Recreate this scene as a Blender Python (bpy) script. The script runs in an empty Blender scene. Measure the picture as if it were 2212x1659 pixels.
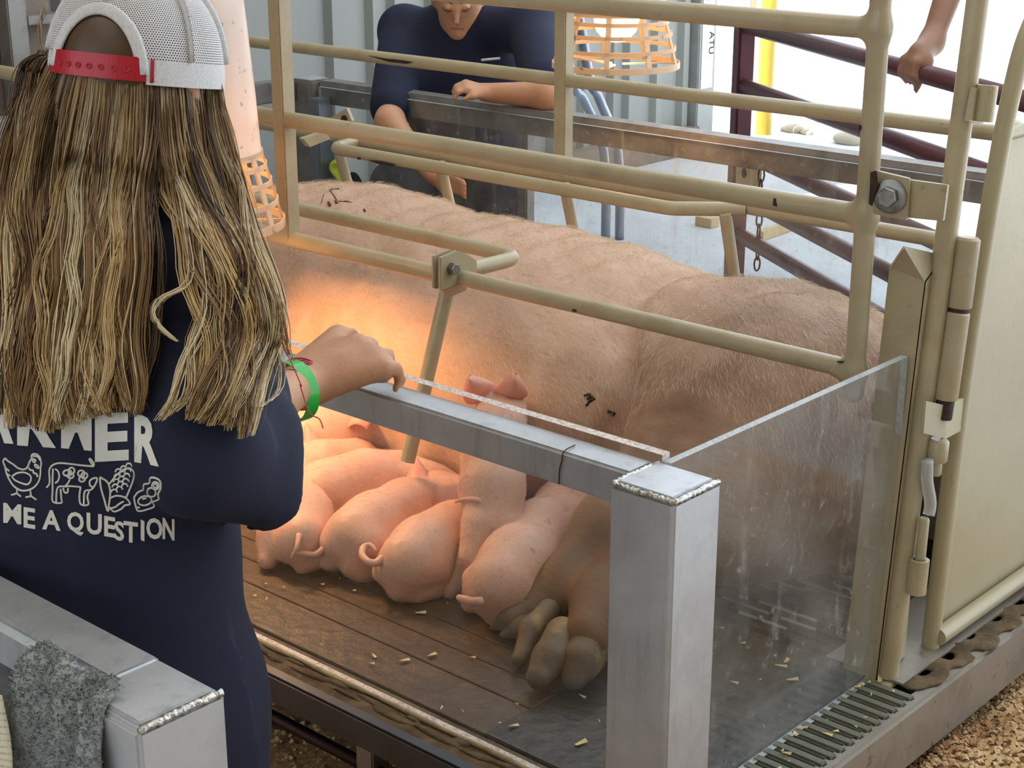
import bpy, bmesh, math, random
import numpy as np
from mathutils import Vector, Matrix
from mathutils.bvhtree import BVHTree

# ------------------------------------------------------------------ camera
CX, CY, F = 1106.0, 829.5, 3536.0            # photograph treated as 2212 x 1659
RW = np.array([[0.74443892, 0.21127664, -0.6333821],
               [0.66769057, -0.23556204, 0.70618682],
               [0.0, -0.94861621, -0.31642896]])   # rows: world axes in camera axes (right, down, forward)
EYE = np.array([0.0, 0.0, 1.565])
def ray(u, v): return RW @ np.array([u - CX, v - CY, F])
def PX(u, v, x): r = ray(u, v); return Vector(EYE + r * ((x - EYE[0]) / r[0]))
def PY(u, v, y): r = ray(u, v); return Vector(EYE + r * ((y - EYE[1]) / r[1]))
def PZ(u, v, z): r = ray(u, v); return Vector(EYE + r * ((z - EYE[2]) / r[2]))
def PD(u, v, d): return Vector(EYE + ray(u, v) / F * d)

scene = bpy.context.scene
col = scene.collection
cam_d = bpy.data.cameras.new('camera'); cam = bpy.data.objects.new('camera', cam_d); col.objects.link(cam)
cam_d.sensor_width = 36.0; cam_d.lens = F / 2212.0 * 36.0; cam_d.clip_end = 300
M = Matrix(((RW[0, 0], -RW[0, 1], -RW[0, 2]), (RW[1, 0], -RW[1, 1], -RW[1, 2]), (RW[2, 0], -RW[2, 1], -RW[2, 2])))
cam.matrix_world = Matrix.Translation(Vector(EYE)) @ M.to_4x4()
scene.camera = cam

# ------------------------------------------------------------------ light
world = bpy.data.worlds.new('world'); scene.world = world; world.use_nodes = True
bg = world.node_tree.nodes['Background']; bg.inputs[0].default_value = (0.80, 0.90, 1.0, 1); bg.inputs[1].default_value = 2.3
def light(name, kind, loc, energy, color=(1, 1, 1), **kw):
    d = bpy.data.lights.new(name, kind); d.energy = energy; d.color = color
    for k, v in kw.items(): setattr(d, k, v)
    o = bpy.data.objects.new(name, d); o.location = loc; col.objects.link(o); return o
sun = light('sun', 'SUN', (0, 0, 10), 14.0, (1.0, 0.95, 0.88), angle=0.01)
sun.rotation_euler = Vector((0.35, 0.75, -1.35)).to_track_quat('-Z', 'Y').to_euler()
# unseen overhead area lights added for soft interior fill
for (lx, ly) in ((-2.9, 2.4), (-0.4, 3.0), (-1.6, -0.2)):
    a = light('overhead_fill_light', 'AREA', (lx, ly, 3.6), 14, (1.0, 0.93, 0.82), shape='RECTANGLE', size=2.4, size_y=1.1)
scene.view_settings.view_transform = 'Standard'; scene.view_settings.look = 'None'
scene.view_settings.gamma = 1.0; scene.view_settings.use_curve_mapping = False
scene.view_settings.exposure = 0.2

# ------------------------------------------------------------------ helpers
rnd = random.Random(7)
D = 0.25            # deck height
def tag(o, label=None, cat=None, group=None, kind=None):
    if label: o['label'] = label
    if cat: o['category'] = cat
    if group: o['group'] = group
    if kind: o['kind'] = kind
    return o
def empty(name, loc, label=None, cat=None, group=None):
    o = bpy.data.objects.new(name, None); o.location = loc; o.empty_display_size = 0.05; col.objects.link(o)
    return tag(o, label, cat, group)
def origin(o):
    v = Vector((0, 0, 0))
    while o is not None: v += Vector(o.location); o = o.parent
    return v
def link_mesh(name, me, mat, parent=None, base=None, smooth=False):
    """mesh given in world coordinates -> object whose origin is base (or the parent's origin)"""
    b = Vector(base) if base is not None else (origin(parent) if parent else Vector((0, 0, 0)))
    n = len(me.vertices)
    if n:
        co = np.empty(n * 3, np.float32); me.vertices.foreach_get('co', co)
        co = co.reshape(-1, 3) - np.array(b, np.float32); me.vertices.foreach_set('co', co.ravel())
    if isinstance(mat, (list, tuple)):
        for m in mat: me.materials.append(m)
    elif mat: me.materials.append(mat)
    me.update()
    o = bpy.data.objects.new(name, me); col.objects.link(o)
    if parent: o.parent = parent; o.location = b - origin(parent)
    else: o.location = b
    if smooth: me.shade_smooth()
    return o
class MB:
    def __init__(s): s.v = []; s.f = []; s.m = []
    def add(s, vs, fs, mi=0):
        k = len(s.v); s.v += [tuple(p) for p in vs]; s.f += [tuple(i + k for i in q) for q in fs]; s.m += [mi] * len(fs); return s
    def box(s, lo, hi, mi=0):
        x0, y0, z0 = lo; x1, y1, z1 = hi
        return s.add([(x0, y0, z0), (x1, y0, z0), (x1, y1, z0), (x0, y1, z0), (x0, y0, z1), (x1, y0, z1), (x1, y1, z1), (x0, y1, z1)],
                     [(3, 2, 1, 0), (4, 5, 6, 7), (0, 1, 5, 4), (1, 2, 6, 5), (2, 3, 7, 6), (3, 0, 4, 7)], mi)
    def bar(s, a, b, w, h, up=(0, 0, 1), mi=0):
        """rectangular bar a->b, w across, h along up"""
        a = Vector(a); b = Vector(b); d = (b - a).normalized(); u = Vector(up); sd = d.cross(u)
        if sd.length < 1e-4: sd = d.cross(Vector((1, 0, 0)))
        sd.normalize(); u = sd.cross(d).normalized(); sd *= w / 2; u *= h / 2
        vs = [p + i * sd + j * u for p in (a, b) for (i, j) in ((-1, -1), (1, -1), (1, 1), (-1, 1))]
        return s.add(vs, [(3, 2, 1, 0), (4, 5, 6, 7), (0, 1, 5, 4), (1, 2, 6, 5), (2, 3, 7, 6), (3, 0, 4, 7)], mi)
    def tube(s, pts, r, n=12, cap=True, mi=0, flat=1.0, up=None):
        pts = [Vector(p) for p in pts]; k = len(pts)
        rs = r if isinstance(r, (list, tuple)) else [r] * k
        t0 = (pts[1] - pts[0]).normalized()
        nrm = Vector(up) if up else (t0.orthogonal())
        nrm = (nrm - t0 * nrm.dot(t0)).normalized()
        vs = []; fs = []
        for i in range(k):
            t = ((pts[min(i + 1, k - 1)] - pts[i]).normalized() + (pts[i] - pts[max(i - 1, 0)]).normalized())
            t = t.normalized() if t.length > 1e-6 else t0
            nrm = (nrm - t * nrm.dot(t)); nrm = nrm.normalized() if nrm.length > 1e-6 else t.orthogonal().normalized()
            bn = t.cross(nrm)
            for j in range(n):
                a = 2 * math.pi * j / n
                vs.append(pts[i] + nrm * (math.cos(a) * rs[i]) + bn * (math.sin(a) * rs[i] * flat))
        for i in range(k - 1):
            for j in range(n):
                fs.append((i * n + j, i * n + (j + 1) % n, (i + 1) * n + (j + 1) % n, (i + 1) * n + j))
        if cap: fs.append(tuple(range(n - 1, -1, -1))); fs.append(tuple((k - 1) * n + j for j in range(n)))
        return s.add(vs, fs, mi)
    def lathe(s, prof, c=(0, 0, 0), axis=(0, 0, 1), n=24, cap=False, mi=0):
        ax = Vector(axis).normalized(); e1 = ax.orthogonal().normalized(); e2 = ax.cross(e1); c = Vector(c); vs = []; fs = []
        for (r, z) in prof:
            for j in range(n):
                a = 2 * math.pi * j / n; vs.append(c + ax * z + e1 * (r * math.cos(a)) + e2 * (r * math.sin(a)))
        for i in range(len(prof) - 1):
            for j in range(n): fs.append((i * n + j, i * n + (j + 1) % n, (i + 1) * n + (j + 1) % n, (i + 1) * n + j))
        if cap: fs.append(tuple(range(n - 1, -1, -1))); fs.append(tuple((len(prof) - 1) * n + j for j in range(n)))
        return s.add(vs, fs, mi)
    def prism(s, poly, off, mi=0):
        """polygon (world points) extruded by vector off"""
        n = len(poly); off = Vector(off); vs = [Vector(p) for p in poly] + [Vector(p) + off for p in poly]
        return s.add(vs, [tuple(range(n - 1, -1, -1)), tuple(range(n, 2 * n))] + [(i, (i + 1) % n, n + (i + 1) % n, n + i) for i in range(n)], mi)
    def build(s, name, mat, parent=None, base=None, smooth=False, bevel=0.0, seg=2, auto=None):
        me = bpy.data.meshes.new(name); me.from_pydata(s.v, [], s.f)
        if any(s.m): me.polygons.foreach_set('material_index', s.m)
        bm = bmesh.new(); bm.from_mesh(me); bmesh.ops.recalc_face_normals(bm, faces=bm.faces)
        if bevel: bmesh.ops.bevel(bm, geom=[e for e in bm.edges if len(e.link_faces) == 2 and e.calc_face_angle(0) > 0.6], offset=bevel, segments=seg, affect='EDGES', clamp_overlap=True)
        bm.to_mesh(me); bm.free()
        o = link_mesh(name, me, mat, parent, base, smooth)
        if auto:
            me.shade_smooth()
            try: me.set_sharp_from_angle(angle=auto)
            except Exception: pass
        return o
def arc_path(pts, r, n=6):
    """polyline with rounded corners"""
    pts = [Vector(p) for p in pts]; out = [pts[0]]
    for i in range(1, len(pts) - 1):
        a = (pts[i - 1] - pts[i]); b = (pts[i + 1] - pts[i]); la, lb = a.length, b.length; a.normalize(); b.normalize()
        ang = a.angle(b); tl = min(r / max(math.tan(ang / 2), 1e-3), la * .48, lb * .48)
        p, q = pts[i] + a * tl, pts[i] + b * tl
        for j in range(n + 1):
            t = j / n; out.append(p * (1 - t) ** 2 + pts[i] * (2 * t * (1 - t)) + q * t * t)
    out.append(pts[-1]); return out
def spline(pts, n=6):
    """Catmull-Rom through pts"""
    P = [Vector(p) for p in pts]; out = []
    for i in range(len(P) - 1):
        p0 = P[max(i - 1, 0)]; p1 = P[i]; p2 = P[i + 1]; p3 = P[min(i + 2, len(P) - 1)]
        for j in range(n):
            t = j / n
            out.append(0.5 * ((2 * p1) + (p2 - p0) * t + (2 * p0 - 5 * p1 + 4 * p2 - p3) * t * t + (3 * p1 - p0 - 3 * p2 + p3) * t ** 3))
    out.append(P[-1]); return out
def lerp_list(vals, n):
    m = len(vals) - 1
    return [vals[min(int(i * m / (n - 1)), m - 1)] * (1 - (i * m / (n - 1) - min(int(i * m / (n - 1)), m - 1))) + vals[min(int(i * m / (n - 1)), m - 1) + 1] * (i * m / (n - 1) - min(int(i * m / (n - 1)), m - 1)) for i in range(n)]

# --- implicit surfaces: smooth union of tapered capsules and ellipsoids, meshed by surface nets
def rot_axes(x, y=None):
    x = np.array(x, float); x /= np.linalg.norm(x)
    y = np.array(y if y is not None else (0, 0, 1), float); y = y - x * (x @ y)
    if np.linalg.norm(y) < 1e-6: y = np.array((0, 1, 0.)) - x * x[1]
    y /= np.linalg.norm(y); return np.array([x, y, np.cross(x, y)])
def cap(a, b, ra, rb=None, k=0.03, sub=False): return ('c', np.array(a, float), np.array(b, float), ra, ra if rb is None else rb, k, sub)
def ell(c, r, k=0.03, ax=None, sub=False): return ('e', np.array(c, float), np.array(r, float), np.eye(3) if ax is None else ax, 0, k, sub)
def chain(pts, rs, k=0.03): return [cap(pts[i], pts[i + 1], rs[i], rs[i + 1], k) for i in range(len(pts) - 1)]
def sdf_mesh(name, prims, h, smooth=2, disp=None):
    lo = np.full(3, 1e9); hi = -lo
    bbs = []
    for p in prims:
        if p[0] == 'c':
            r = max(p[3], p[4]); l = np.minimum(p[1], p[2]) - r; u = np.maximum(p[1], p[2]) + r
        else:
            e = np.abs(p[3].T) @ p[2]; l = p[1] - e; u = p[1] + e
        bbs.append((l, u))
        if not p[6]: lo = np.minimum(lo, l); hi = np.maximum(hi, u)
    lo -= 3 * h; hi += 3 * h; n = np.ceil((hi - lo) / h).astype(int) + 1
    V = np.full(n, 1.0, np.float32)
    for p, (l, u) in zip(prims, bbs):
        k = p[5]; m = k + 2 * h
        i0 = np.maximum(((l - m - lo) / h).astype(int), 0); i1 = np.minimum(np.ceil((u + m - lo) / h).astype(int) + 1, n)
        if (i1 <= i0).any(): continue
        g = np.meshgrid(*[lo[a] + h * np.arange(i0[a], i1[a]) for a in range(3)], indexing='ij')
        X = np.stack(g, -1)
        if p[0] == 'c':
            ab = p[2] - p[1]; L = ab @ ab; t = np.clip(((X - p[1]) @ ab) / max(L, 1e-9), 0, 1)
            d = np.linalg.norm(X - p[1] - t[..., None] * ab, axis=-1) - (p[3] + (p[4] - p[3]) * t)
        else:
            q = (X - p[1]) @ p[3].T; k0 = np.linalg.norm(q / p[2], axis=-1); k1 = np.linalg.norm(q / p[2] ** 2, axis=-1)
            d = k0 * (k0 - 1) / np.maximum(k1, 1e-6)
            d = np.where(k0 < 0.2, -p[2].min() * (1 - k0), d)
        sl = tuple(slice(i0[a], i1[a]) for a in range(3)); W = V[sl]
        if p[6]:
            d = -d; hh = np.clip(.5 - .5 * (W - d) / k, 0, 1); V[sl] = W * (1 - hh) + d * hh + k * hh * (1 - hh)
        else:
            hh = np.clip(.5 + .5 * (W - d) / k, 0, 1); V[sl] = W * (1 - hh) + d * hh - k * hh * (1 - hh)
    S = V < 0
    c = n - 1
    cnt = np.zeros(c, np.int32); acc = np.zeros(tuple(c) + (3,), np.float32)
    cor = [(i, j, k) for i in (0, 1) for j in (0, 1) for k in (0, 1)]
    def cut(A, o): return A[o[0]:o[0] + c[0], o[1]:o[1] + c[1], o[2]:o[2] + c[2]]
    for a in cor:
        for ax in range(3):
            if a[ax]: continue
            b = list(a); b[ax] = 1
            va, vb = cut(V, a), cut(V, b); mk = cut(S, a) != cut(S, b)
            idx = np.nonzero(mk)
            t = va[idx] / (va[idx] - vb[idx])
            pos = np.tile(np.array(a, np.float32), (len(t), 1)); pos[:, ax] += t
            acc[idx] += pos; cnt[idx] += 1
    act = np.nonzero(cnt); ids = np.full(c, -1, np.int64); ids[act] = np.arange(len(act[0]))
    P = (acc[act] / cnt[act][:, None] + np.stack(act, -1)) * h + lo
    faces = []
    for ax in range(3):
        o1, o2 = [(1, 2), (2, 0), (0, 1)][ax]
        sl_a = [slice(None)] * 3; sl_b = [slice(None)] * 3; sl_a[ax] = slice(0, -1); sl_b[ax] = slice(1, None)
        A = S[tuple(sl_a)]; B = S[tuple(sl_b)]; e = np.nonzero(A != B); e = np.stack(e, -1)
        ok = (e[:, o1] > 0) & (e[:, o2] > 0) & (e[:, o1] < c[o1]) & (e[:, o2] < c[o2]); e = e[ok]
        q = []
        for (d1, d2) in ((-1, -1), (0, -1), (0, 0), (-1, 0)):
            w = e.copy(); w[:, o1] += d1; w[:, o2] += d2; q.append(ids[w[:, 0], w[:, 1], w[:, 2]])
        q = np.stack(q, -1); flip = ~A[e[:, 0], e[:, 1], e[:, 2]]
        q[flip] = q[flip][:, ::-1]; faces.append(q)
    Fq = np.concatenate(faces); Fq = Fq[(Fq >= 0).all(1)]
    for _ in range(smooth):
        s = np.zeros_like(P); w = np.zeros(len(P))
        for a in range(4):
            i, j = Fq[:, a], Fq[:, (a + 1) % 4]
            np.add.at(s, i, P[j]); np.add.at(w, i, 1)
        P = P * .5 + .5 * s / np.maximum(w, 1)[:, None]
    if disp is not None: P = disp(P, Fq)
    me = bpy.data.meshes.new(name)
    me.vertices.add(len(P)); me.vertices.foreach_set('co', P.astype(np.float32).ravel())
    nf = len(Fq); me.loops.add(nf * 4); me.loops.foreach_set('vertex_index', Fq.astype(np.int32).ravel())
    me.polygons.add(nf); me.polygons.foreach_set('loop_start', np.arange(nf, dtype=np.int32) * 4)
    me.polygons.foreach_set('loop_total', np.full(nf, 4, np.int32)); me.update(calc_edges=True); me.validate()
    return me
def bvh_of(me): return BVHTree.FromPolygons([v.co.copy() for v in me.vertices], [tuple(p.vertices) for p in me.polygons])
def surf_samples(me, n, seed=1):
    """random points + normals on a mesh (world-space mesh)"""
    rg = np.random.default_rng(seed); nv = len(me.vertices)
    co = np.empty(nv * 3, np.float32); me.vertices.foreach_get('co', co); co = co.reshape(-1, 3)
    nr = np.empty(nv * 3, np.float32); me.vertex_normals.foreach_get('vector', nr); nr = nr.reshape(-1, 3)
    nf = len(me.polygons); lv = np.empty(nf * 4, np.int32); me.loops.foreach_get('vertex_index', lv); q = lv.reshape(-1, 4)
    area = np.linalg.norm(np.cross(co[q[:, 2]] - co[q[:, 0]], co[q[:, 3]] - co[q[:, 1]]), axis=1)
    i = rg.choice(nf, n, p=area / area.sum()); a = rg.random((n, 1)); b = rg.random((n, 1)); w = q[i]
    def mix(A): return (A[w[:, 0]] * (1 - a) + A[w[:, 1]] * a) * (1 - b) + (A[w[:, 3]] * (1 - a) + A[w[:, 2]] * a) * b
    N = mix(nr); N /= np.maximum(np.linalg.norm(N, axis=1, keepdims=True), 1e-6)
    return mix(co), N
def strands_mesh(name, paths, radii, n=3):
    """paths (S,K,3), radii (S,K) -> thin tapered tubes in one mesh"""
    paths = np.asarray(paths, float); S, K, _ = paths.shape
    T = np.gradient(paths, axis=1); T /= np.maximum(np.linalg.norm(T, axis=2, keepdims=True), 1e-9)
    ref = np.where(np.abs(T[..., 2:3]) < .9, np.array([0, 0, 1.]), np.array([1., 0, 0]))
    A = np.cross(T, ref); A /= np.maximum(np.linalg.norm(A, axis=2, keepdims=True), 1e-9); B = np.cross(T, A)
    ang = np.arange(n) * 2 * np.pi / n
    V = paths[:, :, None, :] + np.asarray(radii)[:, :, None, None] * (np.cos(ang)[None, None, :, None] * A[:, :, None, :] + np.sin(ang)[None, None, :, None] * B[:, :, None, :])
    idx = np.arange(S * K * n).reshape(S, K, n)
    q = np.stack([idx[:, :-1, :], np.roll(idx, -1, 2)[:, :-1, :], np.roll(idx, -1, 2)[:, 1:, :], idx[:, 1:, :]], -1).reshape(-1, 4)
    me = bpy.data.meshes.new(name); me.vertices.add(S * K * n); me.vertices.foreach_set('co', V.astype(np.float32).ravel())
    nf = len(q); me.loops.add(nf * 4); me.loops.foreach_set('vertex_index', q.astype(np.int32).ravel())
    me.polygons.add(nf); me.polygons.foreach_set('loop_start', np.arange(nf, dtype=np.int32) * 4)
    me.polygons.foreach_set('loop_total', np.full(nf, 4, np.int32)); me.update(calc_edges=True)
    return me

# ------------------------------------------------------------------ materials
def srgb(r, g, b): return tuple(((c / 255) / 12.92 if c / 255 <= 0.04045 else ((c / 255 + 0.055) / 1.055) ** 2.4) for c in (r, g, b)) + (1,)
def mat(name, base, rough=0.5, metal=0.0, noise=None, bump=None, spec=None, trans=0.0, ior=None, alpha=None, sss=None, emit=None, coord='Object', extra=None):
    """noise: list of (scale, colour, amount, lo, hi[, stretch]) layers mixed over base; bump: (scale, strength[, stretch])"""
    m = bpy.data.materials.new(name); m.use_nodes = True; nt = m.node_tree; b = nt.nodes['Principled BSDF']
    b.inputs['Roughness'].default_value = rough; b.inputs['Metallic'].default_value = metal
    if spec is not None: b.inputs['Specular IOR Level'].default_value = spec
    if trans: b.inputs['Transmission Weight'].default_value = trans
    if ior: b.inputs['IOR'].default_value = ior
    if alpha is not None: b.inputs['Alpha'].default_value = alpha
    if sss: b.inputs['Subsurface Weight'].default_value = sss[0]; b.inputs['Subsurface Radius'].default_value = sss[1]; b.inputs['Subsurface Scale'].default_value = sss[2]
    if emit: b.inputs['Emission Color'].default_value = emit[0]; b.inputs['Emission Strength'].default_value = emit[1]
    tc = nt.nodes.new('ShaderNodeTexCoord')
    def coords(stretch):
        if not stretch: return tc.outputs[coord]
        mp = nt.nodes.new('ShaderNodeMapping'); mp.inputs['Scale'].default_value = stretch; nt.links.new(tc.outputs[coord], mp.inputs[0]); return mp.outputs[0]
    c_in = None
    if noise:
        rgb = nt.nodes.new('ShaderNodeRGB'); rgb.outputs[0].default_value = base; c_in = rgb.outputs[0]
        for L in noise:
            nz = nt.nodes.new('ShaderNodeTexNoise'); nz.inputs['Scale'].default_value = L[0]; nz.inputs['Detail'].default_value = 6; nz.inputs['Roughness'].default_value = .62
            nt.links.new(coords(L[5] if len(L) > 5 else None), nz.inputs['Vector'])
            mr = nt.nodes.new('ShaderNodeMapRange'); mr.inputs[1].default_value = L[3]; mr.inputs[2].default_value = L[4]; mr.inputs[4].default_value = L[2]
            nt.links.new(nz.outputs[0], mr.inputs[0])
            mx = nt.nodes.new('ShaderNodeMix'); mx.data_type = 'RGBA'; nt.links.new(mr.outputs[0], mx.inputs[0]); nt.links.new(c_in, mx.inputs[6]); mx.inputs[7].default_value = L[1]
            c_in = mx.outputs[2]
        nt.links.new(c_in, b.inputs['Base Color'])
    else: b.inputs['Base Color'].default_value = base
    if bump:
        nz = nt.nodes.new('ShaderNodeTexNoise'); nz.inputs['Scale'].default_value = bump[0]; nz.inputs['Detail'].default_value = 5
        nt.links.new(coords(bump[2] if len(bump) > 2 else None), nz.inputs['Vector'])
        bp = nt.nodes.new('ShaderNodeBump'); bp.inputs['Strength'].default_value = bump[1]; bp.inputs['Distance'].default_value = 0.01
        nt.links.new(nz.outputs[0], bp.inputs['Height']); nt.links.new(bp.outputs[0], b.inputs['Normal'])
    if extra: extra(nt, b, tc, c_in)
    return m
MT = {}
MT['cream'] = mat('cream_paint', srgb(178, 166, 136), .3, noise=[(9, srgb(154, 140, 108), .6, .45, .7), (60, srgb(120, 104, 70), .5, .64, .74), (16, srgb(34, 24, 18), .95, .735, .75)], bump=(90, .08))
MT['cream2'] = mat('cream_panel_paint', srgb(180, 170, 140), .38, noise=[(5, srgb(162, 152, 122), .5, .4, .7), (40, srgb(140, 124, 90), .35, .66, .76)], bump=(70, .05))
MT['chip'] = mat('bare_rusty_steel', srgb(46, 30, 24), .7, noise=[(60, srgb(84, 48, 34), .7, .45, .65)])
MT['alu'] = mat('aluminium', srgb(202, 205, 210), .46, .6, noise=[(6, srgb(150, 152, 154), .6, .4, .7), (40, srgb(120, 120, 118), .35, .55, .75, (1, 1, .12))], bump=(60, .05))
MT['alu_dark'] = mat('dull_aluminium', srgb(156, 152, 148), .5, .75, noise=[(14, srgb(96, 88, 78), .6, .45, .75)], bump=(60, .06))
MT['weld'] = mat('weld_bead', srgb(206, 206, 202), .28, .9, noise=[(90, srgb(140, 132, 112), .6, .45, .6)], bump=(140, .4))
MT['bolt'] = mat('zinc_bolt', srgb(150, 150, 148), .4, 1.0, noise=[(60, srgb(84, 80, 76), .6, .45, .7)])
MT['galv'] = mat('galvanised_channel', srgb(166, 160, 150), .5, .75, noise=[(5, srgb(120, 104, 90), .7, .45, .7), (30, srgb(84, 62, 46), .7, .6, .72)], bump=(40, .08))
MT['dirt'] = mat('caked_dirt', srgb(112, 94, 68), .95, noise=[(20, srgb(70, 54, 36), .8, .4, .6), (80, srgb(138, 120, 86), .5, .6, .7)], bump=(50, .5))
# ================================================================== the barn
def struct(o): o['kind'] = 'structure'; return o
MT['concrete'] = mat('concrete_floor', srgb(204, 206, 208), .8, noise=[(1.3, srgb(172, 174, 178), .6, .4, .65), (14, srgb(196, 196, 192), .5, .5, .7), (55, srgb(110, 106, 100), .5, .62, .72)], bump=(30, .15))
MT['wall'] = mat('ribbed_wall_sheet', srgb(136, 138, 132), .5, noise=[(1.2, srgb(114, 116, 110), .6, .4, .7, (1, 1, .3)), (20, srgb(120, 120, 112), .4, .62, .74)])
MT['darkwall'] = mat('weathered_board', srgb(126, 116, 104), .85, noise=[(3, srgb(96, 86, 78), .7, .4, .65), (30, srgb(150, 142, 130), .4, .55, .7, (1, 1, .2))], bump=(40, .2))
MT['tanwall'] = mat('tan_plywood_wall', srgb(176, 156, 124), .8, noise=[(3, srgb(150, 130, 100), .5, .4, .65)])
MT['roof'] = mat('roof_sheet', srgb(190, 186, 176), .7, noise=[(2, srgb(170, 166, 156), .5, .4, .7)])
MT['grey_metal'] = mat('grey_pipe', srgb(140, 150, 162), .3, .6, noise=[(8, srgb(104, 110, 118), .5, .4, .7)])
MT['jamb'] = mat('door_jamb', srgb(150, 152, 148), .5, noise=[(6, srgb(110, 110, 106), .5, .45, .7)])
MT['ink'] = mat('black_marker', srgb(24, 24, 26), .8)
MT['tape'] = mat('label_strip', srgb(214, 214, 208), .6)

fl = MB().box((-30, -8, -.06), (12, 40, 0)).build('floor', MT['concrete']); struct(fl)
MB_c = MB().box((-9, -6, 4.2), (3.1, 3.7, 4.3)).build('ceiling', MT['roof']); struct(MB_c)  # unseen roof, back edge pulled in so skylight reaches the pen

struct(MB().box((-9, -6.1, 0), (3.1, -6, 2.4)).build('light_block_wall', MT['tanwall'], base=(-3, -6, 0)))  # unseen low wall added behind the camera to cut front light
struct(MB().box((3.0, -6, 0), (3.1, 3.7, 4.2)).build('wall_right', MT['tanwall'], base=(3, 0, 0)))
# ribbed metal wall along x = -5, one child object for each sheet
wl = struct(MB().box((-5.10, 3.1, 0), (-5.05, 7.12, 4.2)).build('wall_left', MT['jamb'], base=(-5.05, 3.1, 0)))
sheet_me = None
prof = []; y = 0
for k in range(4):
    prof += [(0, y), (0, y + .115), (.032, y + .135), (.032, y + .18), (0, y + .20)]; 
    prof += [(0.0, y + .0), ] if False else []
    y += .225
prof += [(0, .9)]
for i in range(5):
    y0 = 3.12 + i * .8; m = MB(); w = [p for p in prof if p[1] <= .82]
    w = w + [(0, .82)] if w[-1][1] < .82 else w
    lo = [(-5.042 + a, y0 + b, 0.02) for a, b in w]; hi = [(-5.042 + a, y0 + b, 4.15) for a, b in w]; n = len(w)
    m.add(lo + hi, [(j, j + 1, n + j + 1, n + j) for j in range(n - 1)])
    o = m.build('wall_sheet', MT['wall'], wl)
    if i == 4: break
# skirting board of the wall and the door jamb
struct(MB().box((-5.02, 3.2, 0), (-4.96, 7.0, .14)).build('baseboard_left', MT['darkwall'], base=(-5, 3.2, 0), bevel=.004))
jb = struct(MB().box((-5.14, 6.98, 0), (-4.97, 7.13, 4.2)).build('trim_1', MT['jamb'], base=(-5, 7, 0), bevel=.006))
MB().box((-4.969, 7.0, .33), (-4.965, 7.1, 1.02)).build('label_strip', MT['tape'], jb)
def flat_text(txt, size, p, ex, ey, matl, name, parent=None, offset=0.0, align='LEFT'):
    """text as a flat mesh: origin p, x direction ex, y direction ey"""
    cu = bpy.data.curves.new('tx', 'FONT'); cu.body = txt; cu.size = size; cu.offset = offset; cu.align_x = align
    ob = bpy.data.objects.new('tx', cu); col.objects.link(ob)
    dg = bpy.context.evaluated_depsgraph_get(); me = bpy.data.meshes.new_from_object(ob.evaluated_get(dg))
    bpy.data.objects.remove(ob); bpy.data.curves.remove(cu)
    ex = Vector(ex).normalized(); ey = Vector(ey).normalized(); p = Vector(p)
    for v in me.vertices: v.co = p + ex * v.co.x + ey * v.co.y
    me.name = name
    me.materials.clear()
    return link_mesh(name, me, matl, parent) if matl else me
flat_text('Trk 2 of 2', .05, (-4.963, 7.035, .98), (0, 0, -1), (0, 1, 0), MT['ink'], 'marker_lettering', jb)
flat_text('ATU', .06, (-4.963, 7.06, .62), (0, 0, -1), (0, 1, 0), MT['ink'], 'marker_lettering', jb)

# weathered board wall further along, with a steel angle
w2 = struct(MB().box((-5.1, -3, 0), (-4.9, 3.12, 4.2)).build('wall_back', MT['darkwall'], base=(-5, 0, 0)))
for i in range(13):
    y0 = -2.98 + i * .47
    MB().box((-4.9, y0, .02), (-4.875 - .004 * (i % 2), y0 + .462, 4.15)).build('board', MT['darkwall'], w2, bevel=.004, seg=1)
o = MB().box((-4.87, 2.92, 0), (-4.80, 2.99, 2.2)).build('steel_upright', MT['alu_dark'], base=(-4.84, 2.95, 0), bevel=.004)
MB().box((-4.87, 2.99, .985), (-4.80, 3.13, 1.015)).build('bracket', MT['alu_dark'], o, bevel=.003)
tag(o, 'dull steel upright with a small bracket on weathered board wall', 'upright')

# two conduits bending down in front of the wall
cd = empty('conduit', PZ(1320, 515, 0), 'pair of grey steel conduits bending down to floor beside ribbed wall', 'conduit')
for k, (a, b, c_, e) in enumerate([((1236, 170), (1262, 215), (1305, 330), (1308, 520)), ((1272, 160), (1295, 215), (1335, 330), (1338, 525))]):
    xs = -4.06
    pts = [PX(*a, xs) + Vector((0, -.12, .45)), PX(*a, xs), PX(*b, xs), PX(*c_, xs), PX(*e, xs)]
    pts[-1].z = 0
    MB().tube(spline(pts, 6), .019, 12).build('conduit_pipe', MT['grey_metal'], cd, smooth=True)

# maroon gate outside the pen
MT['maroon'] = mat('maroon_paint', srgb(92, 50, 54), .4, noise=[(10, srgb(70, 36, 42), .6, .4, .7), (70, srgb(190, 170, 166), .7, .70, .74)])
G0 = Vector((-3.372, 4.969, 0)); GD = Vector((.836, -.549, 0)).normalized()
gt = empty('gate', G0, 'maroon steel tube gate with five rails outside the pen', 'gate')
def gp(s, z): return G0 + GD * s + Vector((0, 0, z))
MB().bar(gp(.06, .0), gp(.06, .965), .062, .062, GD).build('upright', MT['maroon'], gt, bevel=.008)
MB().bar(gp(2.05, .0), gp(2.05, .965), .062, .062, GD).build('upright', MT['maroon'], gt, bevel=.008)
for z in (.937, .725, .49, .332, .188):
    MB().tube([gp(.05, z), gp(2.05, z)], .0275, 12).build('rail', MT['maroon'], gt, smooth=True)
ch = None
MT['chain'] = mat('rusty_chain', srgb(70, 50, 50), .5, .8)
cp = gp(.27, .44)
chn = empty('chain', cp, 'short rusty chain hanging from maroon gate rail', 'chain')
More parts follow.
